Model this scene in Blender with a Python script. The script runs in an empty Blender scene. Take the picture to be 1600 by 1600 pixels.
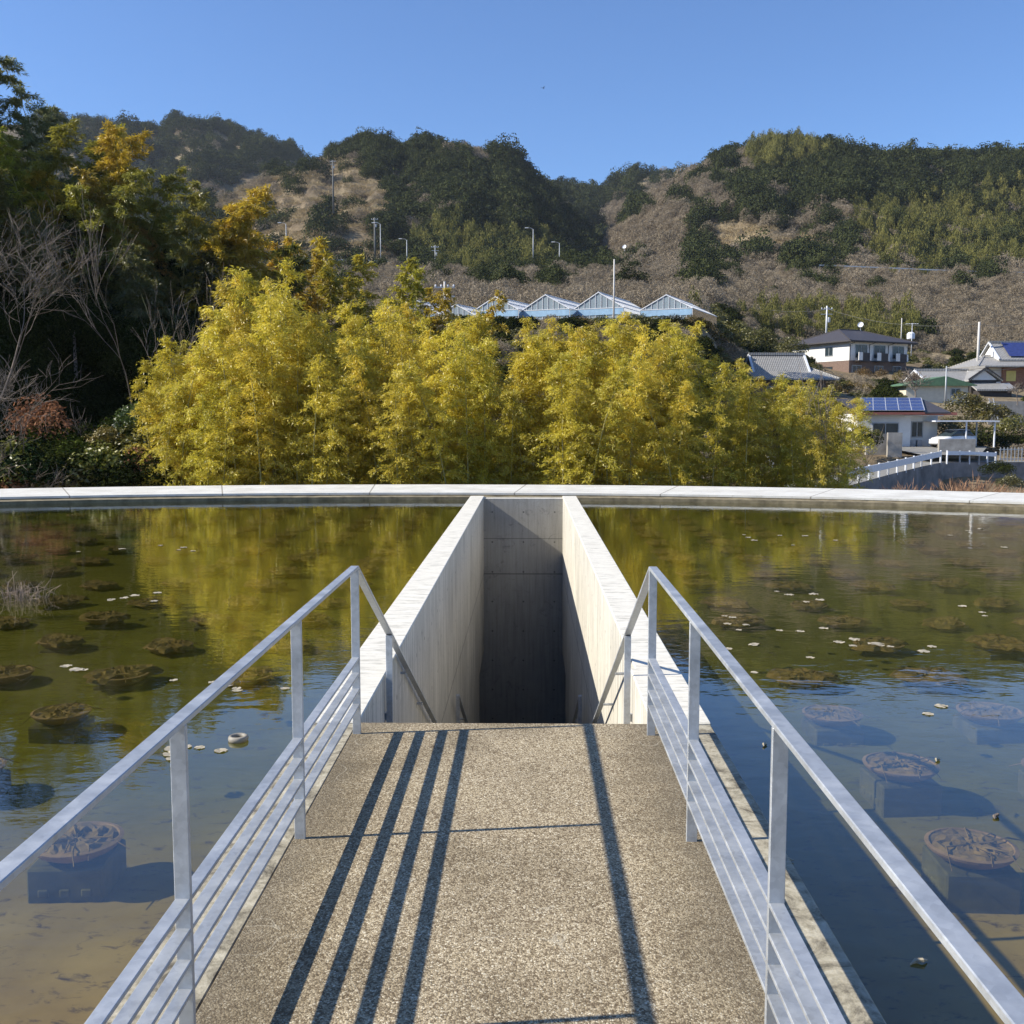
import bpy, bmesh, math, random
import numpy as np
from mathutils import Vector, Matrix
from mathutils import noise as mnoise
R = math.radians
random.seed(7); rng = np.random.default_rng(7)
sc = bpy.context.scene
C = sc.collection

# ------------------------------------------------------------------ camera
F = 1600.0
PITCH = math.atan(150 / 1600); YAW = math.atan(26 / 1600 * math.cos(PITCH)); CH = 1.6
fw = np.array([-math.sin(YAW) * math.cos(PITCH), math.cos(YAW) * math.cos(PITCH), -math.sin(PITCH)])
rt = np.array([math.cos(YAW), math.sin(YAW), 0.0]); up = np.cross(rt, fw)
cd = bpy.data.cameras.new('camera'); cam = bpy.data.objects.new('camera', cd); C.objects.link(cam)
cam.location = (0, 0, CH); cam.rotation_euler = (math.pi / 2 - PITCH, 0, YAW)
cd.sensor_width = 36; cd.lens = 36.0; cd.clip_end = 6000; cd.clip_start = 0.05
sc.camera = cam

# ------------------------------------------------------------------ light
SUN_EL = R(35.5)
SUN_DIR = Vector((-0.991 * math.cos(SUN_EL), -0.132 * math.cos(SUN_EL), math.sin(SUN_EL)))   # towards the sun
w = bpy.data.worlds.new('World'); sc.world = w; w.use_nodes = True
nt = w.node_tree; nt.nodes.clear()
sky = nt.nodes.new('ShaderNodeTexSky'); sky.sky_type = 'NISHITA'; sky.sun_disc = False
sky.sun_elevation = SUN_EL
sky.sun_rotation = math.atan2(SUN_DIR.x, SUN_DIR.y)
sky.altitude = 300; sky.air_density = 1.0; sky.dust_density = 0.15; sky.ozone_density = 6.0
bg = nt.nodes.new('ShaderNodeBackground'); bg.inputs[1].default_value = 0.115
wo = nt.nodes.new('ShaderNodeOutputWorld')
wb = nt.nodes.new('ShaderNodeMix'); wb.data_type = 'RGBA'; wb.blend_type = 'MULTIPLY'; wb.inputs[0].default_value = 1; wb.inputs[7].default_value = (.83, .92, 1.05, 1)
nt.links.new(sky.outputs[0], wb.inputs[6]); nt.links.new(wb.outputs[2], bg.inputs[0]); nt.links.new(bg.outputs[0], wo.inputs[0])
sl = bpy.data.lights.new('sun', 'SUN'); sl.energy = 5.0; sl.angle = R(0.53); sl.color = (1.0, 0.93, 0.80)
so = bpy.data.objects.new('sun', sl); C.objects.link(so)
so.rotation_euler = SUN_DIR.to_track_quat('Z', 'Y').to_euler()
sc.view_settings.view_transform = 'Standard'; sc.view_settings.look = 'None'
sc.view_settings.exposure = 0.6; sc.view_settings.gamma = 1.0; sc.view_settings.use_curve_mapping = False
sc.render.engine = 'CYCLES'
cy = sc.cycles; cy.use_denoising = True
try: cy.denoiser = 'OPENIMAGEDENOISE'
except Exception: pass
cy.max_bounces = 8; cy.diffuse_bounces = 3; cy.glossy_bounces = 3; cy.transparent_max_bounces = 12; cy.transmission_bounces = 4
cy.caustics_reflective = False; cy.caustics_refractive = False

# ------------------------------------------------------------------ projection helpers (pixel of the 1600 px photograph -> world point at a real distance)
def at(px, py, Y):
    d = fw + rt * (px - 800) / F - up * (py - 800) / F
    t = Y / d[1]
    return np.array([d[0] * t, Y, CH + d[2] * t])
def proj(p):
    v = np.asarray(p) - np.array([0, 0, CH]); c = v @ fw
    return 800 + F * (v @ rt) / c, 800 - F * (v @ up) / c

# ------------------------------------------------------------------ object helpers
def props(o, label=None, cat=None, group=None, kind=None):
    if label: o['label'] = label
    if cat: o['category'] = cat
    if group: o['group'] = group
    if kind: o['kind'] = kind
    return o
def link(name, me, parent=None, mat=None):
    o = bpy.data.objects.new(name, me); C.objects.link(o)
    if mat is not None and not me.materials: me.materials.append(mat)
    if parent: o.parent = parent
    return o
def empty(name, loc=(0, 0, 0), rz=0.0):
    o = bpy.data.objects.new(name, None); C.objects.link(o)
    o.location = loc; o.rotation_euler = (0, 0, rz); o.empty_display_size = 0.2
    return o
def copy_tree(o, kids, loc, rot=None, scale=None):
    c = o.copy(); C.objects.link(c); c.location = loc
    if rot is not None: c.rotation_euler = rot
    if scale is not None: c.scale = (scale,) * 3 if not hasattr(scale, '__len__') else scale
    for k in kids:
        d = k.copy(); C.objects.link(d); d.parent = c
        for g in k.children:
            e = g.copy(); C.objects.link(e); e.parent = d
    return c
class MB:
    def __init__(s): s.v = []; s.f = []
    def add(s, vs, fs):
        n = len(s.v); s.v += [tuple(v) for v in vs]; s.f += [tuple(i + n for i in f) for f in fs]; return s
    def box(s, x0, x1, y0, y1, z0, z1):
        return s.add([(x0, y0, z0), (x1, y0, z0), (x1, y1, z0), (x0, y1, z0), (x0, y0, z1), (x1, y0, z1), (x1, y1, z1), (x0, y1, z1)],
                     [(0, 3, 2, 1), (4, 5, 6, 7), (0, 1, 5, 4), (1, 2, 6, 5), (2, 3, 7, 6), (3, 0, 4, 7)])
    def prism(s, poly, axis, a, b):
        """poly: 2D outline, extruded along axis ('x','y','z') from a to b"""
        def P(p, t):
            return {'x': (t, p[0], p[1]), 'y': (p[0], t, p[1]), 'z': (p[0], p[1], t)}[axis]
        n = len(poly)
        vs = [P(p, a) for p in poly] + [P(p, b) for p in poly]
        return s.add(vs, [tuple(range(n))[::-1], tuple(range(n, 2 * n))] + [(i, (i + 1) % n, n + (i + 1) % n, n + i) for i in range(n)])
    def bar(s, p, q, wx, wz, upv=(0, 0, 1)):
        p = Vector(p); q = Vector(q); d = (q - p).normalized(); u = Vector(upv)
        sd = d.cross(u)
        if sd.length < 1e-4: sd = d.cross(Vector((0, 1, 0)))
        sd.normalize(); u = sd.cross(d).normalized(); a = sd * wx / 2; b = u * wz / 2
        vs = [p - a - b, p + a - b, p + a + b, p - a + b, q - a - b, q + a - b, q + a + b, q - a + b]
        return s.add(vs, [(0, 1, 2, 3), (4, 7, 6, 5), (0, 4, 5, 1), (1, 5, 6, 2), (2, 6, 7, 3), (3, 7, 4, 0)])
    def tube(s, pts, rad, n=6, cap=True):
        pts = [Vector(p) for p in pts]; base = len(s.v); rings = []
        for i, p in enumerate(pts):
            d = (pts[min(i + 1, len(pts) - 1)] - pts[max(i - 1, 0)])
            if d.length < 1e-9: d = Vector((0, 0, 1))
            d.normalize(); a = d.orthogonal().normalized() if abs(d.z) > .99 else d.cross(Vector((0, 0, 1))).normalized()
            b = d.cross(a); r = rad[i] if hasattr(rad, '__len__') else rad
            rings.append([p + (a * math.cos(t * 2 * math.pi / n) + b * math.sin(t * 2 * math.pi / n)) * r for t in range(n)])
        vs = [v for r_ in rings for v in r_]; fs = []
        for i in range(len(pts) - 1):
            for t in range(n): fs.append((i * n + t, i * n + (t + 1) % n, (i + 1) * n + (t + 1) % n, (i + 1) * n + t))
        if cap: fs += [tuple(range(n))[::-1], tuple(range((len(pts) - 1) * n, len(pts) * n))]
        return s.add(vs, fs)
    def lathe(s, prof, cx=0, cy_=0, n=20):
        vs = [(cx + r * math.cos(t * 2 * math.pi / n), cy_ + r * math.sin(t * 2 * math.pi / n), z) for r, z in prof for t in range(n)]
        fs = [(i * n + t, i * n + (t + 1) % n, (i + 1) * n + (t + 1) % n, (i + 1) * n + t) for i in range(len(prof) - 1) for t in range(n)]
        fs += [tuple(range(n))[::-1], tuple(range((len(prof) - 1) * n, len(prof) * n))]
        return s.add(vs, fs)
    def mesh(s, name, mat=None, smooth=False, bevel=0):
        me = bpy.data.meshes.new(name); me.from_pydata(s.v, [], s.f)
        if bevel:
            bm = bmesh.new(); bm.from_mesh(me)
            bmesh.ops.bevel(bm, geom=[e for e in bm.edges if e.calc_face_angle(0) > .6], offset=bevel, segments=1, affect='EDGES', clamp_overlap=True)
            bm.to_mesh(me); bm.free()
        if mat: me.materials.append(mat)
        if smooth: me.shade_smooth()
        me.update(); return me
    def obj(s, name, mat, parent=None, smooth=False, bevel=0):
        return link(name, s.mesh(name, mat, smooth, bevel), parent)
def quads_mesh(name, V, mat=None, tris=None):
    """V: (n,4,3) array of separate quads"""
    n = len(V); me = bpy.data.meshes.new(name)
    me.vertices.add(n * 4); me.vertices.foreach_set('co', np.asarray(V, dtype=np.float32).reshape(-1))
    me.loops.add(n * 4); me.loops.foreach_set('vertex_index', np.arange(n * 4, dtype=np.int32))
    me.polygons.add(n); me.polygons.foreach_set('loop_start', np.arange(0, n * 4, 4, dtype=np.int32))
    me.update(calc_edges=True)
    if mat: me.materials.append(mat)
    return me

# ------------------------------------------------------------------ material helpers
class NT:
    def __init__(s, name):
        s.m = bpy.data.materials.new(name); s.m.use_nodes = True; s.t = s.m.node_tree; s.t.nodes.clear()
        s.out = s.t.nodes.new('ShaderNodeOutputMaterial')
    def n(s, typ, **kw):
        nd = s.t.nodes.new('ShaderNode' + typ)
        for k, v in kw.items():
            if k.startswith('_'): setattr(nd, k[1:], v)
        return nd
    def l(s, a, b): s.t.links.new(a, b)
    def coord(s, scale=(1, 1, 1), kind='Object'):
        tc = s.n('TexCoord'); mp = s.n('Mapping'); mp.inputs['Scale'].default_value = scale
        s.l(tc.outputs[kind], mp.inputs[0]); return mp.outputs[0]
    def world(s, scale=(1, 1, 1)):
        g = s.n('NewGeometry'); mp = s.n('Mapping'); mp.inputs['Scale'].default_value = scale
        s.l(g.outputs['Position'], mp.inputs[0]); return mp.outputs[0]
    def noise(s, vec, scale, detail=4, rough=.55, dist=0):
        nd = s.n('TexNoise'); nd.inputs['Scale'].default_value = scale; nd.inputs['Detail'].default_value = detail
        nd.inputs['Roughness'].default_value = rough; nd.inputs['Distortion'].default_value = dist
        s.l(vec, nd.inputs['Vector']); return nd.outputs['Fac']
    def ramp(s, fac, stops, interp='LINEAR'):
        r = s.n('ValToRGB'); r.color_ramp.interpolation = interp
        e = r.color_ramp.elements
        while len(e) < len(stops): e.new(.5)
        for i, (p, c) in enumerate(stops):
            e[i].position = p; e[i].color = tuple(c) + (1,) if len(c) == 3 else c
        s.l(fac, r.inputs[0]); return r.outputs[0]
    def mix(s, fac, a, b, typ='MIX'):
        m = s.n('Mix'); m.data_type = 'RGBA'; m.blend_type = typ
        for sock, v in ((m.inputs[0], fac), (m.inputs[6], a), (m.inputs[7], b)):
            if hasattr(v, 'is_linked') or hasattr(v, 'links'): s.l(v, sock)
            elif isinstance(v, (int, float)): sock.default_value = v
            else: sock.default_value = tuple(v) + (1,)
        return m.outputs[2]
    def math(s, op, a, b=0.0, clamp=False):
        m = s.n('Math'); m.operation = op; m.use_clamp = clamp
        for sock, v in ((m.inputs[0], a), (m.inputs[1], b)):
            if hasattr(v, 'links'): s.l(v, sock)
            else: sock.default_value = v
        return m.outputs[0]
    def bump(s, h, strength=.3, dist=.01):
        b = s.n('Bump'); b.inputs['Strength'].default_value = strength; b.inputs['Distance'].default_value = dist
        s.l(h, b.inputs['Height']); return b.outputs[0]
    def principled(s, col, rough=.8, metal=0, normal=None, spec=.5):
        p = s.n('BsdfPrincipled')
        for sock, v in ((p.inputs['Base Color'], col), (p.inputs['Roughness'], rough), (p.inputs['Metallic'], metal), (p.inputs['Specular IOR Level'], spec)):
            if hasattr(v, 'links'): s.l(v, sock)
            elif isinstance(v, (int, float)): sock.default_value = v
            else: sock.default_value = tuple(v) + (1,)
        if normal is not None: s.l(normal, p.inputs['Normal'])
        s.l(p.outputs[0], s.out.inputs[0]); return s.m
def plain(name, col, rough=.7, metal=0, var=.15, scale=3, bump=0, spec=.5):
    t = NT(name); v = t.coord(); nz = t.noise(v, scale, 5, .6)
    c = t.ramp(nz, [(.3, [x * (1 - var) for x in col]), (.7, [min(1, x * (1 + var)) for x in col])])
    return t.principled(c, rough, metal, t.bump(nz, .4, bump) if bump else None, spec)
def leafmat(name, cols, trans=.35, gloss=True, scale=.9, tint=True):
    """cols: dark..light ramp; varies per object and per patch of leaves"""
    t = NT(name); oi = t.n('ObjectInfo'); g = t.n('NewGeometry')
    nz = t.noise(t.coord(), scale, 3, .6)
    isl = g.outputs['Random Per Island']
    f = t.math('ADD', t.math('MULTIPLY', nz, .5), t.math('MULTIPLY', isl, .3))
    f = t.math('ADD', f, t.math('MULTIPLY', oi.outputs['Random'], .2))
    c = t.ramp(f, [(.2 + .6 * i / (len(cols) - 1), cols[i]) for i in range(len(cols))])
    if tint: c = t.mix(1.0, c, oi.outputs['Color'], 'MULTIPLY')
    d = t.n('BsdfDiffuse'); tr = t.n('BsdfTranslucent'); t.l(c, d.inputs[0]); t.l(c, tr.inputs[0])
    mx = t.n('MixShader'); mx.inputs[0].default_value = trans; t.l(d.outputs[0], mx.inputs[1]); t.l(tr.outputs[0], mx.inputs[2])
    if gloss:
        gl = t.n('BsdfGlossy'); gl.inputs['Roughness'].default_value = .45; gl.inputs[0].default_value = (.8, .8, .8, 1)
        m2 = t.n('MixShader'); m2.inputs[0].default_value = .06; t.l(mx.outputs[0], m2.inputs[1]); t.l(gl.outputs[0], m2.inputs[2])
        t.l(m2.outputs[0], t.out.inputs[0])
    else: t.l(mx.outputs[0], t.out.inputs[0])
    return t.m

# --- concrete
def concrete(name, base, seams=(), vertical=True, holes=False):
    t = NT(name); v = t.world(); g = t.n('NewGeometry'); sep = t.n('SeparateXYZ'); t.l(g.outputs['Position'], sep.inputs[0])
    big = t.noise(v, .9, 5, .6)
    st = t.noise(t.world((7, 7, .35)), 3.0, 5, .65) if vertical else t.noise(t.world((5, 1.2, 5)), 3.0, 5, .65)
    fine = t.noise(v, 60, 3, .6)
    c = t.ramp(big, [(.25, [x * .78 for x in base]), (.75, [x * 1.12 for x in base])])
    stn = t.ramp(st, [(.34, (.50, .48, .45)), (.46, (.82, .81, .78)), (.60, (1.05, 1.04, 1.02))])
    c = t.mix(.4 if 'end' in name else .85, c, stn, 'MULTIPLY')
    c = t.mix(.5, c, t.ramp(fine, [(.3, (.82, .82, .82)), (.6, (1.05, 1.05, 1.05))]), 'MULTIPLY')
    blot = t.noise(v, 4.5, 6, .7, 1.5)
    c = t.mix(t.ramp(blot, [(.57, (0, 0, 0)), (.70, (.65, .65, .65))]), c, [x * .45 for x in base])
    up_ = t.n('SeparateXYZ'); t.l(g.outputs['Normal'], up_.inputs[0])
    tp_ = t.ramp(t.noise(t.world((1.5, 6, 1)), 3, 6, .7), [(.36, (.44, .42, .36)), (.47, (.66, .63, .55)), (.6, (.74, .71, .62))])
    c = t.mix(t.math('GREATER_THAN', up_.outputs[2], .5), c, tp_)
    h = t.math('ADD', t.math('MULTIPLY', fine, .3), st)
    for z in seams:
        dz = t.math('ABSOLUTE', t.math('SUBTRACT', sep.outputs[2], z))
        c = t.mix(t.math('MULTIPLY', t.math('LESS_THAN', dz, .008 if z > -1 else .013), .5), c, [x * .12 for x in base])
    if holes:
        fx = t.math('SUBTRACT', t.math('FRACT', t.math('MULTIPLY', t.math('ADD', sep.outputs[0], t.math('MULTIPLY', sep.outputs[1], 1.0)), 1 / .62)), .5)
        fz = t.math('SUBTRACT', t.math('FRACT', t.math('MULTIPLY', sep.outputs[2], 1 / .6)), .5)
        dd = t.math('ADD', t.math('MULTIPLY', fx, fx), t.math('MULTIPLY', fz, fz))
        c = t.mix(t.math('LESS_THAN', dd, .0008), c, [x * .35 for x in base])
    return t.principled(c, .85, 0, t.bump(h, .35, .004), .3)
M = {}
M['concrete'] = concrete('concrete', (.61, .585, .52), (-1.54,), True, True)
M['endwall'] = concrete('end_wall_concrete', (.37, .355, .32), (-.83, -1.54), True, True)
M['coping'] = concrete('coping_concrete', (.60, .57, .48), (), False)
def kerbm():
    t = NT('kerb_concrete'); v = t.world()
    a = t.noise(v, 6, 8, .75, 1.0); b = t.noise(v, 45, 4, .7)
    c = t.ramp(a, [(.36, (.12, .105, .08)), (.5, (.40, .36, .27)), (.68, (.60, .56, .45))])
    c = t.mix(.5, c, t.ramp(b, [(.35, (.55, .55, .5)), (.6, (1, 1, 1))]), 'MULTIPLY')
    return t.principled(c, .9, 0, t.bump(b, .5, .006), .25)
M['kerb'] = kerbm()
def rimm():
    t = NT('rim_white'); v = t.world()
    a = t.noise(v, 1.4, 6, .7); c = t.ramp(a, [(.3, (.52, .50, .45)), (.6, (.69, .68, .63))])
    b = t.noise(v, 7, 6, .75, 1.0); c = t.mix(t.ramp(b, [(.55, (0, 0, 0)), (.70, (.45, .45, .45))]), c, (.30, .27, .21))
    g = t.n('NewGeometry'); sp = t.n('SeparateXYZ'); t.l(g.outputs['Position'], sp.inputs[0])
    an = t.math('ARCTAN2', t.math('MULTIPLY', t.math('SUBTRACT', sp.outputs[1], 6.2), 1.4), t.math('ADD', sp.outputs[0], 1.8))
    jt = t.math('ABSOLUTE', t.math('SUBTRACT', t.math('FRACT', t.math('MULTIPLY', an, 7.0)), .5)); c = t.mix(t.math('MULTIPLY', t.math('LESS_THAN', jt, .0045), .7), c, (.16, .14, .11))
    return t.principled(c, .75, 0, t.bump(a, .1, .01), .3)
M['rim'] = rimm()
M['ledge'] = plain('rim_ledge', (.20, .165, .10), .8, 0, .5, 5, .004)
def aggm():
    t = NT('exposed_aggregate'); v = t.world()
    vo = t.n('TexVoronoi'); vo.feature = 'F1'; vo.inputs['Scale'].default_value = 185; vo.inputs['Randomness'].default_value = 1; t.l(v, vo.inputs['Vector'])
    vs = t.n('TexVoronoi'); vs.feature = 'F1'; vs.inputs['Scale'].default_value = 120; t.l(v, vs.inputs['Vector'])
    sx = t.n('SeparateColor'); t.l(vo.outputs['Color'], sx.inputs[0])
    sy = t.n('SeparateColor'); t.l(vs.outputs['Color'], sy.inputs[0])
    c = t.ramp(sx.outputs[0], [(0, (.19, .15, .098)), (.2, (.33, .27, .18)), (.5, (.44, .37, .255)), (.8, (.55, .475, .34)), (.94, (.70, .64, .50))], 'CONSTANT')
    c = t.mix(t.math('GREATER_THAN', sy.outputs[1], .86), c, (.20, .155, .10))
    dk = t.ramp(vo.outputs['Distance'], [(.4, (1, 1, 1)), (.8, (.58, .55, .48))]); c = t.mix(.7, c, dk, 'MULTIPLY')
    big = t.noise(v, 1.6, 5, .65); c = t.mix(.75, c, t.ramp(big, [(.32, (.56, .53, .48)), (.52, (1.0, .98, .95)), (.7, (1.14, 1.12, 1.06))]), 'MULTIPLY')
    # dirt gathers towards the two edges of the path
    g = t.n('NewGeometry'); sp = t.n('SeparateXYZ'); t.l(g.outputs['Position'], sp.inputs[0])
    ex = t.math('ABSOLUTE', t.math('ADD', sp.outputs[0], .11)); n2 = t.noise(v, 5, 5, .7)
    e = t.math('ADD', ex, t.math('MULTIPLY', n2, .5)); c = t.mix(t.ramp(e, [(.72, (0, 0, 0)), (1.05, (.6, .6, .6))]), c, (.11, .09, .06))
    wv = t.noise(v, 1.1, 3, .5, .3)
    cr = t.math('ABSOLUTE', t.math('SUBTRACT', wv, .52)); c = t.mix(t.math('MULTIPLY', t.math('LESS_THAN', cr, .0008), .3), c, (.60, .55, .43))
    h = t.math('SUBTRACT', 1.0, vo.outputs['Distance'])
    return t.principled(c, .85, 0, t.bump(h, .6, .003), .25)
M['agg'] = aggm()
def galv():
    t = NT('galvanised_steel'); v = t.coord()
    vo = t.n('TexVoronoi'); vo.inputs['Scale'].default_value = 60; t.l(v, vo.inputs['Vector'])
    s = t.n('SeparateColor'); t.l(vo.outputs['Color'], s.inputs[0]); nz = t.noise(t.coord((3, 3, 3)), 3, 6, .7)
    f = t.math('ADD', t.math('MULTIPLY', s.outputs[0], .15), t.math('MULTIPLY', nz, .85))
    c = t.ramp(f, [(.3, (.38, .40, .42)), (.5, (.48, .505, .53)), (.7, (.57, .595, .62))])
    return t.principled(c, t.ramp(nz, [(.3, (.35, .35, .35)), (.7, (.6, .6, .6))]), .55, t.bump(nz, .06, .002), .5)
M['galv'] = galv()
def waterm():
    t = NT('water'); g = t.n('NewGeometry')
    mp = t.n('Mapping'); mp.inputs['Scale'].default_value = (1.0, 1.7, 1); t.l(g.outputs['Position'], mp.inputs[0])
    n1 = t.noise(mp.outputs[0], 3.2, 3, .5, .4); n2 = t.noise(mp.outputs[0], 16, 3, .5, .2)
    patch = t.ramp(t.noise(g.outputs['Position'], .55, 3, .5), [(.48, (.15, .15, .15)), (.64, (1, 1, 1))])
    hh = t.math('ADD', t.math('MULTIPLY', n1, 1.0), t.math('MULTIPLY', t.math('MULTIPLY', n2, patch), .35))
    nb = t.bump(hh, .16, .012)
    fc = t.n('LayerWeight'); fc.inputs[0].default_value = .5; t.l(nb, fc.inputs['Normal'])
    fres = t.math('ADD', t.math('MULTIPLY', t.math('POWER', fc.outputs['Facing'], 3.7), .96), .035)
    tp = t.n('BsdfTransparent'); tp.inputs[0].default_value = (.64, .66, .52, 1)
    df = t.n('BsdfDiffuse')
    murk = t.ramp(t.noise(g.outputs['Position'], .35, 3, .5), [(.35, (.044, .045, .006)), (.65, (.082, .076, .010))]); t.l(murk, df.inputs[0])
    lw = t.n('LayerWeight'); lw.inputs[0].default_value = .5
    mf = t.ramp(lw.outputs['Facing'], [(.5, (.01, .01, .01)), (.68, (.06, .06, .06)), (.78, (.15, .15, .15)), (.87, (.26, .26, .26)), (.95, (.38, .38, .38))])
    m1 = t.n('MixShader'); t.l(mf, m1.inputs[0]); t.l(tp.outputs[0], m1.inputs[1]); t.l(df.outputs[0], m1.inputs[2])
    gl = t.n('BsdfGlossy'); gl.inputs['Roughness'].default_value = .0; gl.inputs[0].default_value = (.97, .97, .97, 1); t.l(nb, gl.inputs['Normal'])
    m2 = t.n('MixShader'); t.l(fres, m2.inputs[0]); t.l(m1.outputs[0], m2.inputs[1]); t.l(gl.outputs[0], m2.inputs[2])
    t.l(m2.outputs[0], t.out.inputs[0]); return t.m
M['water'] = waterm()
def floorm():
    t = NT('pool_sediment'); v = t.world(); a = t.noise(v, 2.2, 6, .65); b = t.noise(t.world((6, 11, 6)), 1.6, 5, .7, .6)
    sp = t.n('SeparateXYZ'); g = t.n('NewGeometry'); t.l(g.outputs['Position'], sp.inputs[0])
    c = t.ramp(a, [(.3, (.40, .25, .09)), (.7, (.58, .385, .16))])
    c = t.mix(t.ramp(sp.outputs[1], [(3.2 / 30, (0, 0, 0)), (1, (1, 1, 1))]), c, (.30, .28, .12)) if False else c
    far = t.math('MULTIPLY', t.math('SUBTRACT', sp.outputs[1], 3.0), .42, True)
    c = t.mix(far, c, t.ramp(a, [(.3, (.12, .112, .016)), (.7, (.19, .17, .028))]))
    c = t.mix(t.ramp(b, [(.56, (0, 0, 0)), (.68, (.85, .85, .85))]), c, (.075, .045, .022))
    return t.principled(c, .95, 0, None, .1)
M['poolfloor'] = floorm()
M['dish'] = plain('algae_soil', (.235, .15, .06), .9, 0, .6, 9, .02)
M['pot'] = plain('terracotta', (.33, .20, .11), .85, 0, .4, 8)
M['block'] = plain('algae_concrete', (.12, .105, .045), .95, 0, .45, 6, .004)
M['pad'] = plain('lily_pad', (.40, .35, .25), .5, 0, .35, 12)
M['pipe'] = plain('pipe_plastic', (.27, .245, .20), .6, 0, .3, 12)
M['reed'] = plain('dry_reed', (.27, .20, .145), .8, 0, .3, 5)
M['bark'] = plain('bark', (.17, .14, .115), .9, 0, .4, 6, .01)
M['barkpale'] = plain('pale_bark', (.19, .155, .125), .9, 0, .3, 6, .01)
M['culm'] = plain('bamboo_culm', (.33, .29, .10), .45, 0, .3, 3)
M['leaf'] = leafmat('bamboo_leaf', [(.25, .225, .022), (.46, .395, .032), (.60, .50, .05), (.66, .54, .08)], .5)
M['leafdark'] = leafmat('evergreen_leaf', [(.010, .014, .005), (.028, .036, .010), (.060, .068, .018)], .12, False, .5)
M['bushleaf'] = leafmat('shrub_leaf', [(.05, .055, .012), (.125, .12, .022), (.21, .19, .04)], .3, True, .8)
M['brownleaf'] = leafmat('dry_leaf', [(.10, .045, .022), (.27, .13, .07), (.46, .27, .17)], .3, False, .9)
M['leaffar'] = leafmat('distant_evergreen', [(.018, .024, .011), (.050, .060, .024), (.11, .118, .045)], .15, False, .3)
M['farbamboo'] = leafmat('distant_bamboo', [(.075, .08, .026), (.17, .165, .05), (.30, .27, .085)], .25, False, .5)
M['scrub'] = leafmat('bare_scrub', [(.12, .098, .070), (.27, .222, .158), (.42, .355, .262)], .2, False, .7)
M['drygrass'] = leafmat('dry_grass', [(.20, .15, .085), (.38, .30, .17), (.54, .43, .27)], .15, False, .7)
def hillm():
    t = NT('hill_ground'); v = t.world(); a = t.noise(v, .06, 6, .65); b = t.noise(v, .6, 5, .7)
    c = t.ramp(a, [(.35, (.17, .13, .085)), (.65, (.33, .265, .17))]); c = t.mix(.7, c, t.ramp(b, [(.35, (.45, .45, .4)), (.65, (1.1, 1.1, 1.1))]), 'MULTIPLY')
    return t.principled(c, .95, 0, t.bump(b, .6, .6), .1)
M['hill'] = hillm()
M['white'] = plain('white_wall', (.74, .73, .70), .8, 0, .06, 2)
M['cream'] = plain('cream_wall', (.66, .60, .48), .8, 0, .1, 2)
M['brownwall'] = plain('brown_wall', (.17, .115, .09), .8, 0, .2, 4)
M['darkwall'] = plain('dark_boards', (.04, .035, .035), .7, 0, .2, 4)
M['wood'] = plain('wood_boards', (.28, .13, .07), .7, 0, .3, 5)
M['yellow'] = plain('yellow_panel', (.70, .56, .16), .7, 0, .1, 3)
M['roofdark'] = plain('dark_roof', (.055, .05, .055), .6, 0, .2, 8)
def tiles(name, col, s=3.3):
    t = NT(name); tc = t.coord(); wv = t.n('TexWave'); wv.wave_type = 'BANDS'; wv.bands_direction = 'X'; wv.inputs['Scale'].default_value = s * .5; t.l(tc, wv.inputs['Vector'])
    wz = t.n('TexWave'); wz.wave_type = 'BANDS'; wz.bands_direction = 'Y'; wz.inputs['Scale'].default_value = s * .45; t.l(tc, wz.inputs['Vector'])
    nz = t.noise(tc, 3, 5, .7)
    c = t.ramp(wv.outputs['Fac'], [(.05, [x * .45 for x in col]), (.5, col)])
    c = t.mix(.5, c, t.ramp(wz.outputs['Fac'], [(.05, (.5, .5, .5)), (.4, (1, 1, 1))]), 'MULTIPLY')
    c = t.mix(.6, c, t.ramp(nz, [(.3, (.6, .6, .6)), (.7, (1.15, 1.15, 1.15))]), 'MULTIPLY')
    return t.principled(c, .5, 0, t.bump(wv.outputs['Fac'], .5, .05), .5)
M['tile'] = tiles('grey_tiles', (.42, .41, .39))
M['roofgreen'] = plain('green_roof', (.10, .19, .10), .6, 0, .2, 3)
M['redtrim'] = plain('red_fascia', (.30, .10, .07), .6, 0, .1, 3)
M['solar'] = plain('solar_cell', (.035, .05, .17), .25, 0, .2, 3)
M['solarframe'] = plain('solar_frame', (.6, .62, .66), .4, .3, .05, 3)
M['glassdark'] = plain('window_glass', (.03, .045, .055), .15, 0, .3, 2)
M['metalwhite'] = plain('white_metal', (.72, .74, .78), .5, 0, .06, 4)
M['metalgrey'] = plain('grey_metal', (.38, .40, .42), .5, .2, .1, 4)
M['pole'] = plain('concrete_pole', (.55, .53, .50), .8, 0, .1, 4)
M['polegrey'] = plain('dark_pole', (.13, .13, .12), .8, 0, .2, 4)
M['asphalt'] = plain('asphalt', (.22, .215, .20), .9, 0, .2, 2)
M['blockwall'] = plain('block_wall', (.33, .31, .28), .9, 0, .3, 1.5)
M['retain'] = plain('retaining_wall', (.20, .19, .185), .9, 0, .45, .8)
M['tyre'] = plain('tyre_rubber', (.02, .02, .02), .8, 0, .1, 4)
M['carpaint'] = plain('car_paint', (.75, .76, .78), .25, 0, .03, 2)
M['lampglass'] = plain('headlight_glass', (.55, .58, .62), .1, 0, .1, 4)
M['blue'] = plain('blue_sheet', (.27, .43, .60), .5, 0, .15, 3)
M['bird'] = plain('bird_feathers', (.02, .02, .025), .8, 0, .1, 9)
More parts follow.
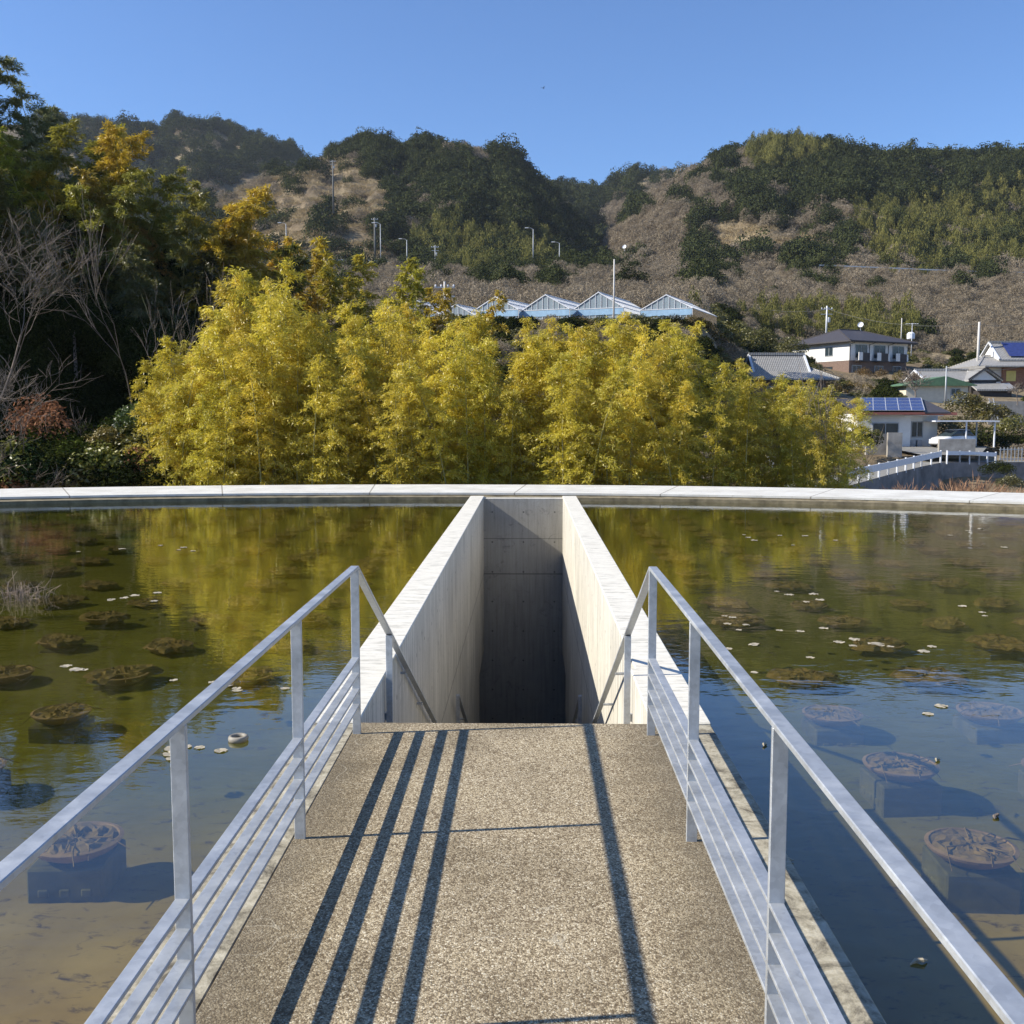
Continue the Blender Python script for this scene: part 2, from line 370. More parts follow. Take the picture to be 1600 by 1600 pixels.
def glass():
    t = NT('greenhouse_glass'); tp = t.n('BsdfTransparent'); tp.inputs[0].default_value = (.80, .88, .93, 1)
    gl = t.n('BsdfGlossy'); gl.inputs['Roughness'].default_value = .12; df = t.n('BsdfDiffuse'); df.inputs[0].default_value = (.42, .50, .56, 1)
    fr = t.n('Fresnel'); fr.inputs[0].default_value = 1.5
    a = t.n('MixShader'); a.inputs[0].default_value = .55; t.l(tp.outputs[0], a.inputs[1]); t.l(df.outputs[0], a.inputs[2])
    b = t.n('MixShader'); t.l(fr.outputs[0], b.inputs[0]); t.l(a.outputs[0], b.inputs[1]); t.l(gl.outputs[0], b.inputs[2]); t.l(b.outputs[0], t.out.inputs[0]); return t.m
M['glass'] = glass()

# ------------------------------------------------------------------ terrain
def Zp(py, Y): return CH + Y * math.tan(math.atan((800 - py) / F) - PITCH)
def sm(t): t = np.clip(t, 0, 1); return t * t * (3 - 2 * t)
BASE = {   # azimuth column -> (distance, height)
    -1200: [(22, -4), (60, -2), (150, 8), (300, 20), (900, 40)],
    300:  [(22, -3.2), (45, -2.6), (60, -.5), (92, 7), (110, 9), (180, Zp(455, 180)), (252, Zp(421, 252)), (264, Zp(419, 264)), (900, 60)],
    700:  [(22, -3.2), (45, -2.8), (60, -.5), (84, Zp(500, 84)), (125, Zp(497, 125)), (180, Zp(455, 180)), (252, Zp(421, 252)), (264, Zp(419, 264)), (900, 60)],
    1090: [(22, -3.2), (48, -3), (62, -1.4), (90, Zp(500, 90)), (125, Zp(500, 125)), (180, Zp(462, 180)), (252, Zp(424, 252)), (264, Zp(422, 264)), (900, 60)],
    1200: [(22, -3.2), (50, -3), (62, -2.5), (86, -1.3), (100, 1.2), (112, 2.0), (140, Zp(560, 140)), (180, Zp(500, 180)), (252, Zp(428, 252)), (264, Zp(424, 264)), (900, 60)],
    1300: [(22, -3.4), (52, -3.7), (60, -3.5), (80, -1.45), (90, -1.2), (104, Zp(620, 104)), (118, Zp(606, 118)), (130, Zp(592, 130)), (160, Zp(560, 160)), (200, Zp(490, 200)), (252, Zp(428, 252)), (264, Zp(424, 264)), (900, 60)],
    1450: [(22, -3.4), (52, -3.8), (77, -3.9), (80, -1.5), (94, -1.15), (104, Zp(632, 104)), (118, Zp(622, 118)), (130, Zp(600, 130)), (160, Zp(560, 160)), (200, Zp(495, 200)), (252, Zp(430, 252)), (264, Zp(426, 264)), (900, 60)],
    1600: [(22, -3.6), (52, -4.0), (80, -4.0), (83, -1.8), (94, -1.3), (104, Zp(650, 104)), (112, Zp(632, 112)), (130, Zp(612, 130)), (160, Zp(565, 160)), (200, Zp(500, 200)), (252, Zp(432, 252)), (264, Zp(428, 264)), (900, 60)],
    2800: [(22, -4), (60, -3), (100, 1), (160, 10), (250, 30), (900, 60)],
}
BK = sorted(BASE)
def base_z(u, Y):
    u = min(max(u, BK[0]), BK[-1])
    for a, b in zip(BK, BK[1:]):
        if u <= b: break
    za = np.interp(Y, *zip(*BASE[a])); zb = np.interp(Y, *zip(*BASE[b])); t = (u - a) / (b - a)
    return za * (1 - t) + zb * t
# ridges: (distance of the crest, distance of the foot, crest outline as azimuth -> height in the view)
RIDGES = [
    (760, 420, [(-1200, 330), (-600, 215), (-200, 195), (0, 195), (120, 193), (200, 197), (300, 196), (400, 218), (465, 240), (560, 300), (800, 420)]),
    (440, 275, [(-700, 420), (100, 420), (330, 330), (440, 262), (480, 252), (515, 232), (560, 222), (600, 230), (660, 240), (740, 246), (800, 262), (850, 300), (890, 345), (930, 400), (1000, 430)]),
    (680, 400, [(500, 420), (780, 300), (850, 290), (920, 305), (960, 290), (1010, 277), (1075, 280), (1150, 290), (1300, 400)]),
    (430, 272, [(900, 430), (935, 400), (960, 355), (1020, 310), (1090, 277), (1150, 258), (1200, 245), (1270, 247), (1330, 250), (1380, 238), (1450, 240), (1520, 258), (1600, 268), (1750, 262), (2100, 230), (2800, 300)]),
]
def terr(u, Y):
    z = base_z(u, Y)
    for yr, yf, pts in RIDGES:
        py = np.interp(u, *zip(*pts))
        # the crest swings nearer and farther so that spurs and gullies form
        yr2 = yr * (1 + .10 * mnoise.noise(Vector((u / 75.0, yr, 0))) + .06 * mnoise.noise(Vector((u / 28.0, yr, 5)))); zr = Zp(py, yr2)
        if zr <= 0: continue
        if Y <= yr2:
            t = (Y - yf) / (yr2 - yf); zz = base_z(u, yf) + (zr - base_z(u, yf)) * (float(sm(t)) * .45 + .55 * max(0, min(1, t)) ** 1.05) if t > 0 else -99
        else: zz = zr - (Y - yr2) * .35
        z = max(z, zz)
    X = (u - 826) / F * Y
    zl = .66 * (-X - 9.8 - .04 * (Y - 30)) * float(sm((Y - 30.5) / 9)) * (1 - float(sm((Y - 52) / 34)))
    zl = min(zl, 40) if zl > 0 else 0
    z2 = 22.5 * float(sm((-X - 21) / 13)) * float(sm((Y - (27.2 + .133 * (X + 24))) / 3.5)) * (1 - float(sm((Y - 48) / 20)))  # mostly unseen rise at far left, added to shade the left wood
    z = max(z, z + zl - max(0, z) * .5 * (zl > 0)) if zl > 0 else z
    if z2 > 0: z = max(z, z2 - 2)
    if 268 < Y < 470 and 300 < u < 660: z += 1.1 * math.sin(z * 2 * math.pi / 7.5)
    if 268 < Y < 400 and 1080 < u < 1310: z += .9 * math.sin(z * 2 * math.pi / 6)
    if Y > 264: z += (9 * mnoise.noise(Vector((X * .016, Y * .012, 1))) + 3 * mnoise.noise(Vector((X * .05, Y * .04, 2)))) * float(sm((Y - 264) / 60))
    return z
def gz(X, Y): return terr(826 + F * X / Y, Y)
us = np.arange(-1200, 2801, 16); Ys = np.concatenate([np.linspace(24.3, 60, 40), np.linspace(61, 130, 60)[:], np.linspace(133, 260, 40), np.linspace(265, 560, 150), np.linspace(570, 1000, 30), [1300, 1500]])
vs = []; fs = []
for Y in Ys:
    for u in us: vs.append(((u - 826) / F * Y, Y, terr(u, min(Y, 1000)) if Y < 1001 else 0))
nu = len(us)
for j in range(len(Ys) - 1):
    for i in range(nu - 1): fs.append((j * nu + i, j * nu + i + 1, (j + 1) * nu + i + 1, (j + 1) * nu + i))
hm = bpy.data.meshes.new('hills'); hm.from_pydata(vs, [], fs); hm.materials.append(M['hill']); hm.shade_smooth()
props(link('hills', hm), 'terraced and wooded hillsides rising behind the pond', kind='structure')
g = MB(); gx = [-2300, -5, 5, 2300]; gy = [-2300, 4, 21.2, 2300]; g.v = [(x, y, -4.4) for y in gy for x in gx]; g.f = [(j * 4 + i, j * 4 + i + 1, j * 4 + i + 5, j * 4 + i + 4) for j in range(3) for i in range(3) if (i, j) != (1, 1)]
props(g.obj('ground', M['hill']), 'open ground around the raised pond', kind='structure')

# ------------------------------------------------------------------ pond
EX, EY, EA, EB = -1.8, 6.2, 21.0, 15.0
WZ, FZ = -.14, -.465
KL0, KL1, KR0, KR1 = -1.165, -.893, .70, .955      # kerbs
WL, WR = -.89, .68                                  # inner faces of the stairwell
YS, YE, YE2 = 5.23, 20.25, 20.5
def arc(x, s, k=0.0):
    t = (x - EX) / (EA + k); return EY + s * (EB + k) * math.sqrt(max(0, 1 - t * t))
def sheet(z, inset):
    m = MB(); xs = [EX + EA * .9999 * math.sin(R(a)) for a in np.linspace(-90, 90, 91)]
    for lo, hi, mid in ((-99, KL0 + inset, 0), (KL0 + inset, KR1 - inset, 1), (KR1 - inset, 99, 0)):
        seg = sorted([x for x in xs if lo < x < hi] + [v for v in (lo, hi) if abs(v) < 90])
        b = len(m.v)
        for x in seg: m.v += [(x, YE2 - inset if mid else arc(x, -1), z), (x, arc(x, 1), z)]
        for i in range(len(seg) - 1): m.f.append((b + 2 * i, b + 2 * i + 2, b + 2 * i + 3, b + 2 * i + 1))
    return m
props(sheet(WZ, .02).obj('pond_water', M['water']), 'still olive green pond water reflecting bamboo and blue sky', kind='structure')
def silt(x, y): return FZ + .135 * float(sm((y - 4.2) / 3.6)) + .012 * mnoise.noise(Vector((x * 1.3, y * 1.3, 0))) + .006 * mnoise.noise(Vector((x * 5, y * 5, 3)))
def floorsheet():
    m = MB(); nx, ny = 230, 170
    for i in range(nx + 1):
        x = EX + EA * .9999 * math.sin(R(-90 + 180 * i / nx))
        for j in range(ny + 1):
            y = arc(x, -1) + (arc(x, 1) - arc(x, -1)) * j / ny; m.v.append((x, y, silt(x, y)))
    for i in range(nx):
        for j in range(ny):
            a = i * (ny + 1) + j; q = m.v[a]
            if KL0 + .02 < q[0] < KR1 - .12 and q[1] < YE2 - .1: continue
            m.f.append((a, a + ny + 1, a + ny + 2, a + 1))
    return m
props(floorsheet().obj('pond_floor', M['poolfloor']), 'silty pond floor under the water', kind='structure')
m = MB(); n = 240
prof = [(-.02, -.55), (-.02, -.075), (.20, -.060), (.205, -.045), (.195, -.040), (.195, 0.0), (2.55, .015), (2.6, -4.3)]
for i in range(n):
    a = 2 * math.pi * i / n
    for k, z in prof: m.v.append((EX + (EA + k) * math.cos(a), EY + (EB + k) * math.sin(a), z))
P_ = len(prof)
rimt = props(empty('pond_rim', (0, 0, 0)), 'broad white concrete rim curving round the far side of the pond', 'wall')
m2 = MB(); m2.v = list(m.v)
for i in range(n):
    for j in range(P_ - 1):
        q = (i * P_ + j, ((i + 1) % n) * P_ + j, ((i + 1) % n) * P_ + j + 1, i * P_ + j + 1)
        (m2 if j < 3 else m).f.append(q)
m.obj('coping', M['rim'], rimt); props(m2.obj('ledge', M['ledge'], rimt), 'brown stained ledge at the waterline')

# ------------------------------------------------------------------ path and stairwell
p = MB().box(KL1, KR0, -9, YS, -.6, 0)
props(p.obj('path', M['agg'], None, bevel=.003), 'exposed aggregate path leading to the stairs', kind='structure')
for a, b, nm, lb in ((KL0, KL1, 'kerb', 'weathered concrete kerb along the left edge of the path, beside the left railing'), (KR0, KR1, 'kerb', 'weathered concrete kerb along the right edge of the path, shaded by the right railing')):
    k = MB().box(a, b, -9, YS - .003, -.7, -.003)
    props(k.obj(nm, M['kerb'], bevel=.008), lb, 'kerb')
sw = props(empty('stairwell', (-.1, YS, 0)), 'long sunken concrete stairwell cut through the middle of the pond', 'stairwell')
def local(mb, root):
    l = root.location; mb.v = [(v[0] - l.x, v[1] - l.y, v[2] - l.z) for v in mb.v]; return mb
BZ = -6.2
local(MB().prism([(YS, BZ), (18.3, BZ), (18.3, -3.1), (YE2, -3.1), (YE2, .004), (YS, .004)], 'x', KL0, WL), sw).obj('side_wall', M['concrete'], sw, bevel=.006)
local(MB().prism([(6.4, BZ), (18.3, BZ), (18.3, -3.1), (YE2, -3.1), (YE2, .004), (6.4, .004)], 'x', WR, KR1), sw).obj('side_wall', M['concrete'], sw, bevel=.006)
local(MB().box(WR - .035, KR1, YS, 6.392, BZ, .007), sw).obj('side_wall', M['concrete'], sw, bevel=.006)
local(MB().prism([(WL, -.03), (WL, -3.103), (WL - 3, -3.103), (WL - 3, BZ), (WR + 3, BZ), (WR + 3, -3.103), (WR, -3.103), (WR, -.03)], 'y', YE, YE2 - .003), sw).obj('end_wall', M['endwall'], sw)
ch = MB(); ch.box(WL - 3.1, WL - 3.0, 18.2, YE2, BZ, -3.103); ch.box(WR + 3.0, WR + 3.1, 18.2, YE2, BZ, -3.103); ch.box(WL - 3.0, KL0 - .003, 18.2, 18.3, BZ, -3.103); ch.box(KR1 + .003, WR + 3.0, 18.2, 18.3, BZ, -3.103)
ch.box(WL - 3.1, KL0 - .003, 18.2, YE2, -3.1, -3.0); ch.box(KR1 + .003, WR + 3.1, 18.2, YE2, -3.1, -3.0); ch.box(WL - 3, WR + 3, 18.3, YE, BZ - .1, BZ + .01)
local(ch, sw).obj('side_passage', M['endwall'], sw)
for (x0, x1, y0, y1) in ((KL0 - .003, WL + .003, YS + .6, YE2), (WR - .003, KR1 + .003, 6.6, YE2)):
    pass
rise, tread = .155, .31
st = MB(); y = YS - .02; z = 0; nst = 0
prof = [(YS - .05, -.02)]
y = YS; z = -.002
outl = [(y - .3, z - .02)]
steps = []
def flight(y, z, k):
    for i in range(k):
        z -= rise; steps.append((y, y + tread, z)); y += tread
    return y, z
y, z = flight(YS, 0, 16); steps.append((y, y + 1.25, z)); y += 1.25
y, z = flight(y, z, 18); steps.append((y, YE, z))
top = [];
for a, b, zz in steps: top += [(a, zz), (b, zz)]
# stair body: stepped outline, butted between the side walls
poly = [(YS, BZ + .02)] + top + [(YE - .002, BZ + .02)]
local(MB().prism(poly, 'x', WL + .002, WR - .04), sw).obj('stairs', M['agg'], sw)

# ------------------------------------------------------------------ railings
PY = [5.04, 3.75, 2.46, 1.17, -.12, -1.41, -2.7]
SZ = [.395, .317, .235, .157]
RZ = .856
def railing(xc, side, label):
    root = props(empty('railing', (xc, PY[0], 0)), label, 'railing')
    def L(mb): return local(mb, root)
    for i, y in enumerate(PY):
        L(MB().box(xc - .02, xc + .02, y - .008, y + .008, -.02, RZ - .016)).obj('post', M['galv'], root, bevel=.0015)
    for z in SZ:
        L(MB().box(xc - .0185, xc + .0185, PY[-1] - .4, PY[0] + .0095, z - .012, z)).obj('slat', M['galv'], root, bevel=.0015)
    L(MB().box(xc - .0205, xc + .0205, PY[-1] - .4, PY[0] + .012, RZ - .016, RZ)).obj('top_rail', M['galv'], root, bevel=.002)
    # handrail running down over the stairs
    s = -.505; xi = xc + side * .012
    a = Vector((xc, PY[0] + .010, RZ - .008)); b = Vector((xc + side * .03, 10.0, RZ + s * (10.0 - PY[0])))
    hr = MB().bar(a, b, .040, .016); L(hr).obj('handrail', M['galv'], root, bevel=.002)
    def hp(y):
        t = (y - a.y) / (b.y - a.y); return a.lerp(b, t)
    yh = 6.2; q = hp(yh)
    L(MB().box(q.x - .02, q.x + .02, yh - .008, yh + .008, q.z - .62, q.z - .012)).obj('hanger', M['galv'], root, bevel=.0015)
    wall = WL if side > 0 else WR
    L(MB().bar((q.x - side * .02, yh + .018, q.z - .53), (wall - side * .01, yh + .018, q.z - .53), .03, .045)).obj('bracket', M['galv'], root)
    for yy in (7.0, 8.0, 9.1):
        q = hp(yy)
        L(MB().bar((q.x, yy, q.z - .05), (wall - side * .01, yy, q.z - .05), .03, .012)).obj('bracket', M['galv'], root)
    return root
railing(-.866, 1, 'galvanised steel railing with four low slats on the left side of the path')
railing(.618, -1, 'galvanised steel railing with four low slats on the right side of the path')
for xc, side, lb in ((-.815, 1, 'dark lower handrail on the left wall deep inside the stairwell'), (.60, -1, 'dark lower handrail on the right wall deep inside the stairwell')):
    root = props(empty('lower_handrail', (xc, 11.6, -1.62)), lb, 'handrail')
    MB().bar((0, 0, 0), (0, 5.2, -.505 * 5.2), .04, .016).obj('handrail', M['galv'], root)
    MB().box(-.02, .02, .0, .016, -.9, -.01).obj('hanger', M['galv'], root)
    for yy in (1.2, 2.6, 4.0):
        wall = (WL if side > 0 else WR) - xc
        MB().bar((0, yy, -.505 * yy - .04), (wall - side * .01, yy, -.505 * yy - .04), .03, .012).obj('bracket', M['galv'], root)

# ------------------------------------------------------------------ lily planters standing in the water
def blobby(mb, amp, seed, f=6.0):
    from mathutils import noise
    mb.v = [tuple(Vector(v) + noise.noise_vector(Vector(v) * f + Vector((seed, 0, 0))) * amp) for v in mb.v]; return mb
def planter(seed):
    root = empty('lily_planter')
    random.seed(seed)
    b = MB(); hs = .182; k = 10
    # square block with pierced sides
    hs = .158 if seed == 1 else .142
    b.box(-hs, hs, -hs, hs, -.04, .155)
    for x in (-.09, 0, .09):
        b.box(x - .025, x + .025, -hs - .006, -hs + .01, .03, .07); b.box(x - .025, x + .025, hs - .01, hs + .006, .03, .07)
    kids = [b.obj('block', M['block'], root, bevel=.02)]
    d = MB().lathe([(.11, .157), (.165, .187), (.188, .210), (.194, .223), (.176, .227), (.166, .215)], n=28)
    kids.append(d.obj('pot', M['pot'], root, smooth=False))
    s = MB(); n1, n2 = 9, 28
    rag = seed > 1; SB = .227; vs = [(0, 0, SB)]
    for i in range(1, n1):
        r = (.172 if not rag else .20) * i / (n1 - 1)
        for j in range(n2):
            a = j * 2 * math.pi / n2; q_ = 1 + (rag and i > 5) * (.22 * math.sin(a * 2 + seed) + .14 * math.sin(a * 5 + seed * 2) + random.uniform(-.12, .2))
            vs.append((r * q_ * math.cos(a), r * q_ * math.sin(a), SB - .008 + (.012 if rag else 0) + random.uniform(-.008, .02) * (1 if i < n1 - 1 else .2) - (.03 if rag and i == n1 - 1 else 0)))
    fs = [(0, 1 + j, 1 + (j + 1) % n2) for j in range(n2)]
    for i in range(n1 - 2):
        for j in range(n2): fs.append((1 + i * n2 + j, 1 + (i + 1) * n2 + j, 1 + (i + 1) * n2 + (j + 1) % n2, 1 + i * n2 + (j + 1) % n2))
    s.add(vs, fs)
    for q in range(8):       # roots and rotted stems hanging over the edge
        a = random.uniform(0, 6.28); r0 = random.uniform(.02, .1); r1 = random.uniform(.14, .28)
        aa = a + random.uniform(-.5, .5)
        s.tube([(r0 * math.cos(a), r0 * math.sin(a), .230), (.5 * (r0 + r1) * math.cos(a), .5 * (r0 + r1) * math.sin(a), .240), (r1 * math.cos(aa), r1 * math.sin(aa), random.uniform(.19, .236))], [.004, .004, .002], 4)
    kids.append(s.obj('soil', M['dish'], root))
    return root, kids
plprotos = [planter(s) for s in (1, 2, 3, 4)]
ORD = ['first', 'second', 'third', 'fourth', 'fifth', 'sixth', 'seventh', 'eighth', 'ninth', 'tenth', 'eleventh', 'twelfth', 'thirteenth', 'fourteenth', 'fifteenth', 'sixteenth', 'seventeenth', 'eighteenth', 'nineteenth', 'twentieth']
random.seed(5); used = set(); pots = []
for sidei, (sd, x0) in enumerate((('left', -2.0), ('right', 1.93))):
    sg = -1 if sidei == 0 else 1
    for r in range(17):
        yy = 4.3 + .985 * r; c = 0
        for k in range(15):
            xx = x0 + sg * .925 * k
            if ((xx - EX) / (EA - .9)) ** 2 + ((yy - EY) / (EB - .9)) ** 2 > 1: continue
            if abs(xx / yy) > .62 and abs(xx) > 2.4: continue
            if (sidei, r, k) in ((0, 1, 0), (0, 2, 0), (0, 8, 3), (1, 4, 0)): continue
            c += 1
            px = xx + random.uniform(-.05, .05); py = yy + random.uniform(-.06, .06)
            i = 0 if yy < 6.3 or (sidei and yy < 8 and random.random() < .6) else random.choice([0, 1, 2, 3, 1, 2, 3]); root, kids = plprotos[i]; rot = (random.choice([0, 1, 2, 3]) * math.pi / 2 + random.uniform(-.1, .1))
            lb = f'sunken round pot on a block {sd} of the path, {ORD[r]} row, {ORD[c - 1]} from the path'
            sca = random.uniform(.9, 1.04); zz = FZ + random.uniform(-.03, .03)
            if i not in used: used.add(i); o = root; o.location = (px, py, zz); o.rotation_euler = (0, 0, rot); o.scale = (sca,) * 3
            else: o = copy_tree(root, kids, (px, py, zz), (0, 0, rot), sca)
            props(o, lb, 'planter', 'lily planters in the pond'); pots.append((px, py, sd, r, c, zz + .24 * sca))
# floating lily pads
def padmesh(seed):
    random.seed(seed); n = 18; r = .052; vs = [(0, 0, .004)]
    for i in range(n + 1):
        a = .18 + i * (2 * math.pi - .36) / n; rr = r * random.uniform(.88, 1.08); vs.append((rr * math.cos(a), rr * math.sin(a), random.uniform(.001, .014)))
    mb = MB(); k = len(vs)
    mb.add(vs + [(v[0], v[1], v[2] - .003) for v in vs], [(0, i, i + 1) for i in range(1, n + 1)] + [(k, k + i + 1, k + i) for i in range(1, n + 1)])
    return mb.mesh('lily_pad', M['pad'])
padm = [padmesh(s) for s in range(4)]
random.seed(11)
def pads(px, py, cnt, spread, lb, grp):
    x, y, _ = None, None, None
    d = fw + rt * (px - 800) / F - up * (py - 800) / F; t = (WZ - CH) / d[2]; x, y = d[0] * t, d[1] * t
    for i in range(max(2, int(cnt * .7))):
        o = link('lily_pad', random.choice(padm)); o.location = (x + random.gauss(0, spread), y + random.gauss(0, spread * 1.1), WZ + .002)
        o.rotation_euler = (0, 0, random.uniform(0, 6.28)); s = random.uniform(.5, .95); o.scale = (s, s, s * .6)
        props(o, lb, 'lily pad', grp)
for px, py, cnt, sp, lb in ((222, 932, 9, .16, 'pale floating lily pad in the cluster on the fourth pot row left of the path'),
                            (150, 1040, 5, .14, 'pale lily pad floating over a dark pot near the left picture edge'),
                            (375, 1070, 9, .17, 'pale lily pad floating between the left railing posts'),
                            (262, 1170, 10, .17, 'bleached lily pad by the near left railing post'),
                            (1160, 978, 10, .17, 'pale lily pad in the small cluster just right of the right railing'),
                            (1172, 1008, 5, .1, 'pale lily pad floating over the pot right of the railing'),
                            (1382, 1010, 15, .17, 'pale lily pad in the dense cluster right of centre in the pond'),
                            (1270, 935, 9, .2, 'pale lily pad in a loose line halfway to the far rim at right'),
                            (1560, 960, 6, .2, 'pale lily pad floating near the right picture edge'),
                            (1235, 842, 10, .4, 'tiny pale lily pad far out near the rim at right'),
                            (1560, 840, 8, .5, 'tiny pale lily pad far out at the right picture edge'),
                            (1545, 1112, 5, .2, 'pale lily pad floating on the blue reflection at right'),
                            (240, 858, 9, .3, 'tiny pale lily pad far out left of the bamboo reflection'),
                            (1210, 1050, 3, .3, 'single pale lily pad where the bamboo reflection ends')):
    pads(px, py, cnt, sp, lb, lb.replace('pale ', '').replace('tiny ', '')[:60])
# ring floating left of the path
rg = MB(); n = 28
for i in range(n):
    a = i * 2 * math.pi / n
    for k in range(8):
        b = k * 2 * math.pi / 8; rr = .042 + .012 * math.cos(b); rg.v.append((rr * math.cos(a), rr * math.sin(a), .018 * math.sin(b)))
for i in range(n):
    for k in range(8): rg.f.append((i * 8 + k, ((i + 1) % n) * 8 + k, ((i + 1) % n) * 8 + (k + 1) % 8, i * 8 + (k + 1) % 8))
o = rg.obj('pipe_ring', M['pipe'], None, True); o.location = (-1.56, 5.35, WZ + .012); props(o, 'small round overflow pipe ring poking out of the water left of the path', 'pipe')
# dead reeds at left
random.seed(3); rd = MB()
for i in range(95):
    x = random.gauss(0, .2); y = random.gauss(0, .16); h = random.uniform(.04, .30) * (1.5 if random.random() < .15 else 1); lx = random.gauss(0, .13); ly = random.gauss(0, .1)
    bend = random.random() < .4
    pts = [(x, y, -.1), (x + lx * .4, y + ly * .4, h * .6), (x + lx, y + ly, h if not bend else h * .75)]
    if bend: pts.append((x + lx * 1.9, y + ly * 1.5, h * .3))
    rd.tube(pts, [.004, .0035, .003, .002][:len(pts)], 4)
o = rd.obj('reed_clump', M['reed']); o.location = (-4.85, 9.6, WZ); o.scale = (.62, .62, .62); props(o, 'clump of broken dead reeds standing in the water at the left edge', kind='stuff')
for (px, py, lb) in ((1556, 1277, 'dark curled leaf floating beside the right hand pots'), (1465, 1189, 'pale twig floating beyond the second pot at right'), (1436, 1505, 'small pale leaf floating between the right railing and its shadow'), (1228, 1345, 'tiny white petal floating right of the right railing'), (1195, 1165, 'white float touching the right railing post')):
    d = fw + rt * (px - 800) / F - up * (py - 800) / F; t = (WZ - CH) / d[2]
    b = MB(); random.seed(int(px)); b.tube([(-.03, 0, .006), (-.01, .006, .012), (.012, -.004, .008), (.035, .004, .004)], [.002, .007, .008, .002], 5)
    o = b.obj('floating_leaf' if 'leaf' in lb or 'petal' in lb else 'floating_twig' if 'twig' in lb else 'float', M['bark'] if 'dark' in lb else M['pad']); o.location = (d[0] * t, d[1] * t, WZ); o.rotation_euler = (0, 0, px); props(o, lb, 'leaf' if 'leaf' in lb or 'petal' in lb else 'twig' if 'twig' in lb else 'float')

# ------------------------------------------------------------------ vegetation prototypes
def leaf_quads(P, D, N, L, W):
    """rhombic leaves: base points P, directions D, side vectors N, lengths, widths"""
    L = L[:, None]; W = W[:, None]
    return np.stack([P, P + D * L * .42 + N * W * .5, P + D * L, P + D * L * .42 - N * W * .5], axis=1)
def unit(a): return a / np.maximum(1e-9, np.linalg.norm(a, axis=-1, keepdims=True))
def bamboo(seed, H=8.0, per=34, ll=.15, lw=.026, spread=1.15, lean=.6, low=.06, nb=64, leafm='leaf'):
    r = np.random.default_rng(seed); az = r.uniform(0, 6.28)
    t = np.linspace(0, 1, 15); bend = lean * (t ** 2.6) * H * .16
    cx = bend * math.cos(az); cyy = bend * math.sin(az); cz = H * (t - .055 * t ** 5 * lean)
    pts = np.stack([cx, cyy, cz], 1)
    cm = MB().tube([tuple(p) for p in pts], list(np.interp(t, [0, .5, 1], [.032, .024, .006])), 6).mesh('culm', M['culm'], True)
    Q = []; tw = []
    for b in range(nb):
        h = low + (1 - low) * (b / nb) ** .85 + r.uniform(-.01, .01); h = min(h, .995)
        o = np.array([np.interp(h, t, cx), np.interp(h, t, cyy), np.interp(h, t, cz)])
        prof = np.interp(h, [0, .15, .45, .75, 1], [.45, .8, 1.0, .74, .2]) * spread * r.uniform(.55, 1.15)
        a = r.uniform(0, 6.28); d = np.array([math.cos(a), math.sin(a), 0])
        m_ = max(4, int(9 * prof)); s = np.linspace(.12, 1, m_)
        rise = r.uniform(.35, .75); bp = o + d * (s * prof)[:, None] + np.array([0, 0, 1]) * (prof * (rise * s - .62 * s ** 2.4))[:, None]
        tw += [(o, bp[m_ // 2]), (bp[m_ // 2], bp[-1])]
        k = max(8, int(per * (.4 + .8 * prof)))
        i = r.integers(0, m_, k) ; base = bp[i] + r.normal(0, .055, (k, 3)) * np.array([1.3, 1.3, .8])
        # sprays of four or five leaves fanning out from each twig end
        for fan in range(3):
            dd = unit(d[None] * .8 + r.normal(0, .45, (k, 3)) + np.array([0, 0, -.34]))
            sd = unit(np.cross(dd, r.normal(0, 1, (k, 3)) * .55 + np.array([0, 0, 1.0])))
            Q.append(leaf_quads(base + dd * .01, dd, sd, ll * r.uniform(.7, 1.25, k), lw * r.uniform(.8, 1.3, k)))
    fm = quads_mesh('foliage', np.concatenate(Q), M[leafm])
    bm_ = MB()
    for p, q in tw: bm_.bar(tuple(p), tuple(q), .007, .007)
    return cm, fm, bm_.mesh('branches', M['culm'])
def crown(seed, n, R3, size, clumps, mat, flat=.5, shell=.75):
    """round leafy crown made of leaf clumps, uneven outline, gaps between clumps; unit radius scaled by R3"""
    r = np.random.default_rng(seed); Q = []
    cs = unit(r.normal(0, 1, (clumps, 3))); cs[:, 2] = np.abs(cs[:, 2]) * 1.1 - .25
    cs *= (r.uniform(.35, .95, clumps) ** .5)[:, None] * shell
    for c in cs:
        rr = r.uniform(.20, .38); k = int(n / clumps * (rr / .29) ** 2)
        nrm = unit(r.normal(0, 1, (k, 3)) + np.array([0, 0, .45])); p = c + nrm * rr * r.uniform(.75, 1.05, k)[:, None]
        fac = unit(nrm + r.normal(0, .5, (k, 3))); a = unit(np.cross(fac, r.normal(0, 1, (k, 3)))); b = np.cross(fac, a)
        s = size * r.uniform(.6, 1.3, k)
        q = np.stack([p - a * s[:, None] * .5, p + b * s[:, None] * flat * .5, p + a * s[:, None] * .5, p - b * s[:, None] * flat * .5], 1)
        Q.append(q)
    return quads_mesh('crown', np.concatenate(Q) * np.asarray(R3), mat)
def upbrush(seed, n, H, W, wd, mat, spread=.35):
    """many thin upright strokes: bare scrub, distant bamboo, grass"""
    r = np.random.default_rng(seed); a = r.uniform(0, 6.28, n); rad = W * np.sqrt(r.uniform(0, 1, n))
    P = np.stack([rad * np.cos(a), rad * np.sin(a), H * r.uniform(-.05, .65, n) * (1 - .5 * (rad / W) ** 2)], 1)
    D = unit(np.stack([np.cos(a) * spread * rad / W, np.sin(a) * spread * rad / W, np.ones(n)], 1) + r.normal(0, .22, (n, 3)))
    N = unit(np.cross(D, r.normal(0, 1, (n, 3))))
    return quads_mesh('tuft', leaf_quads(P, D, N, H * r.uniform(.2, .45, n), wd * r.uniform(.6, 1.4, n)), mat)
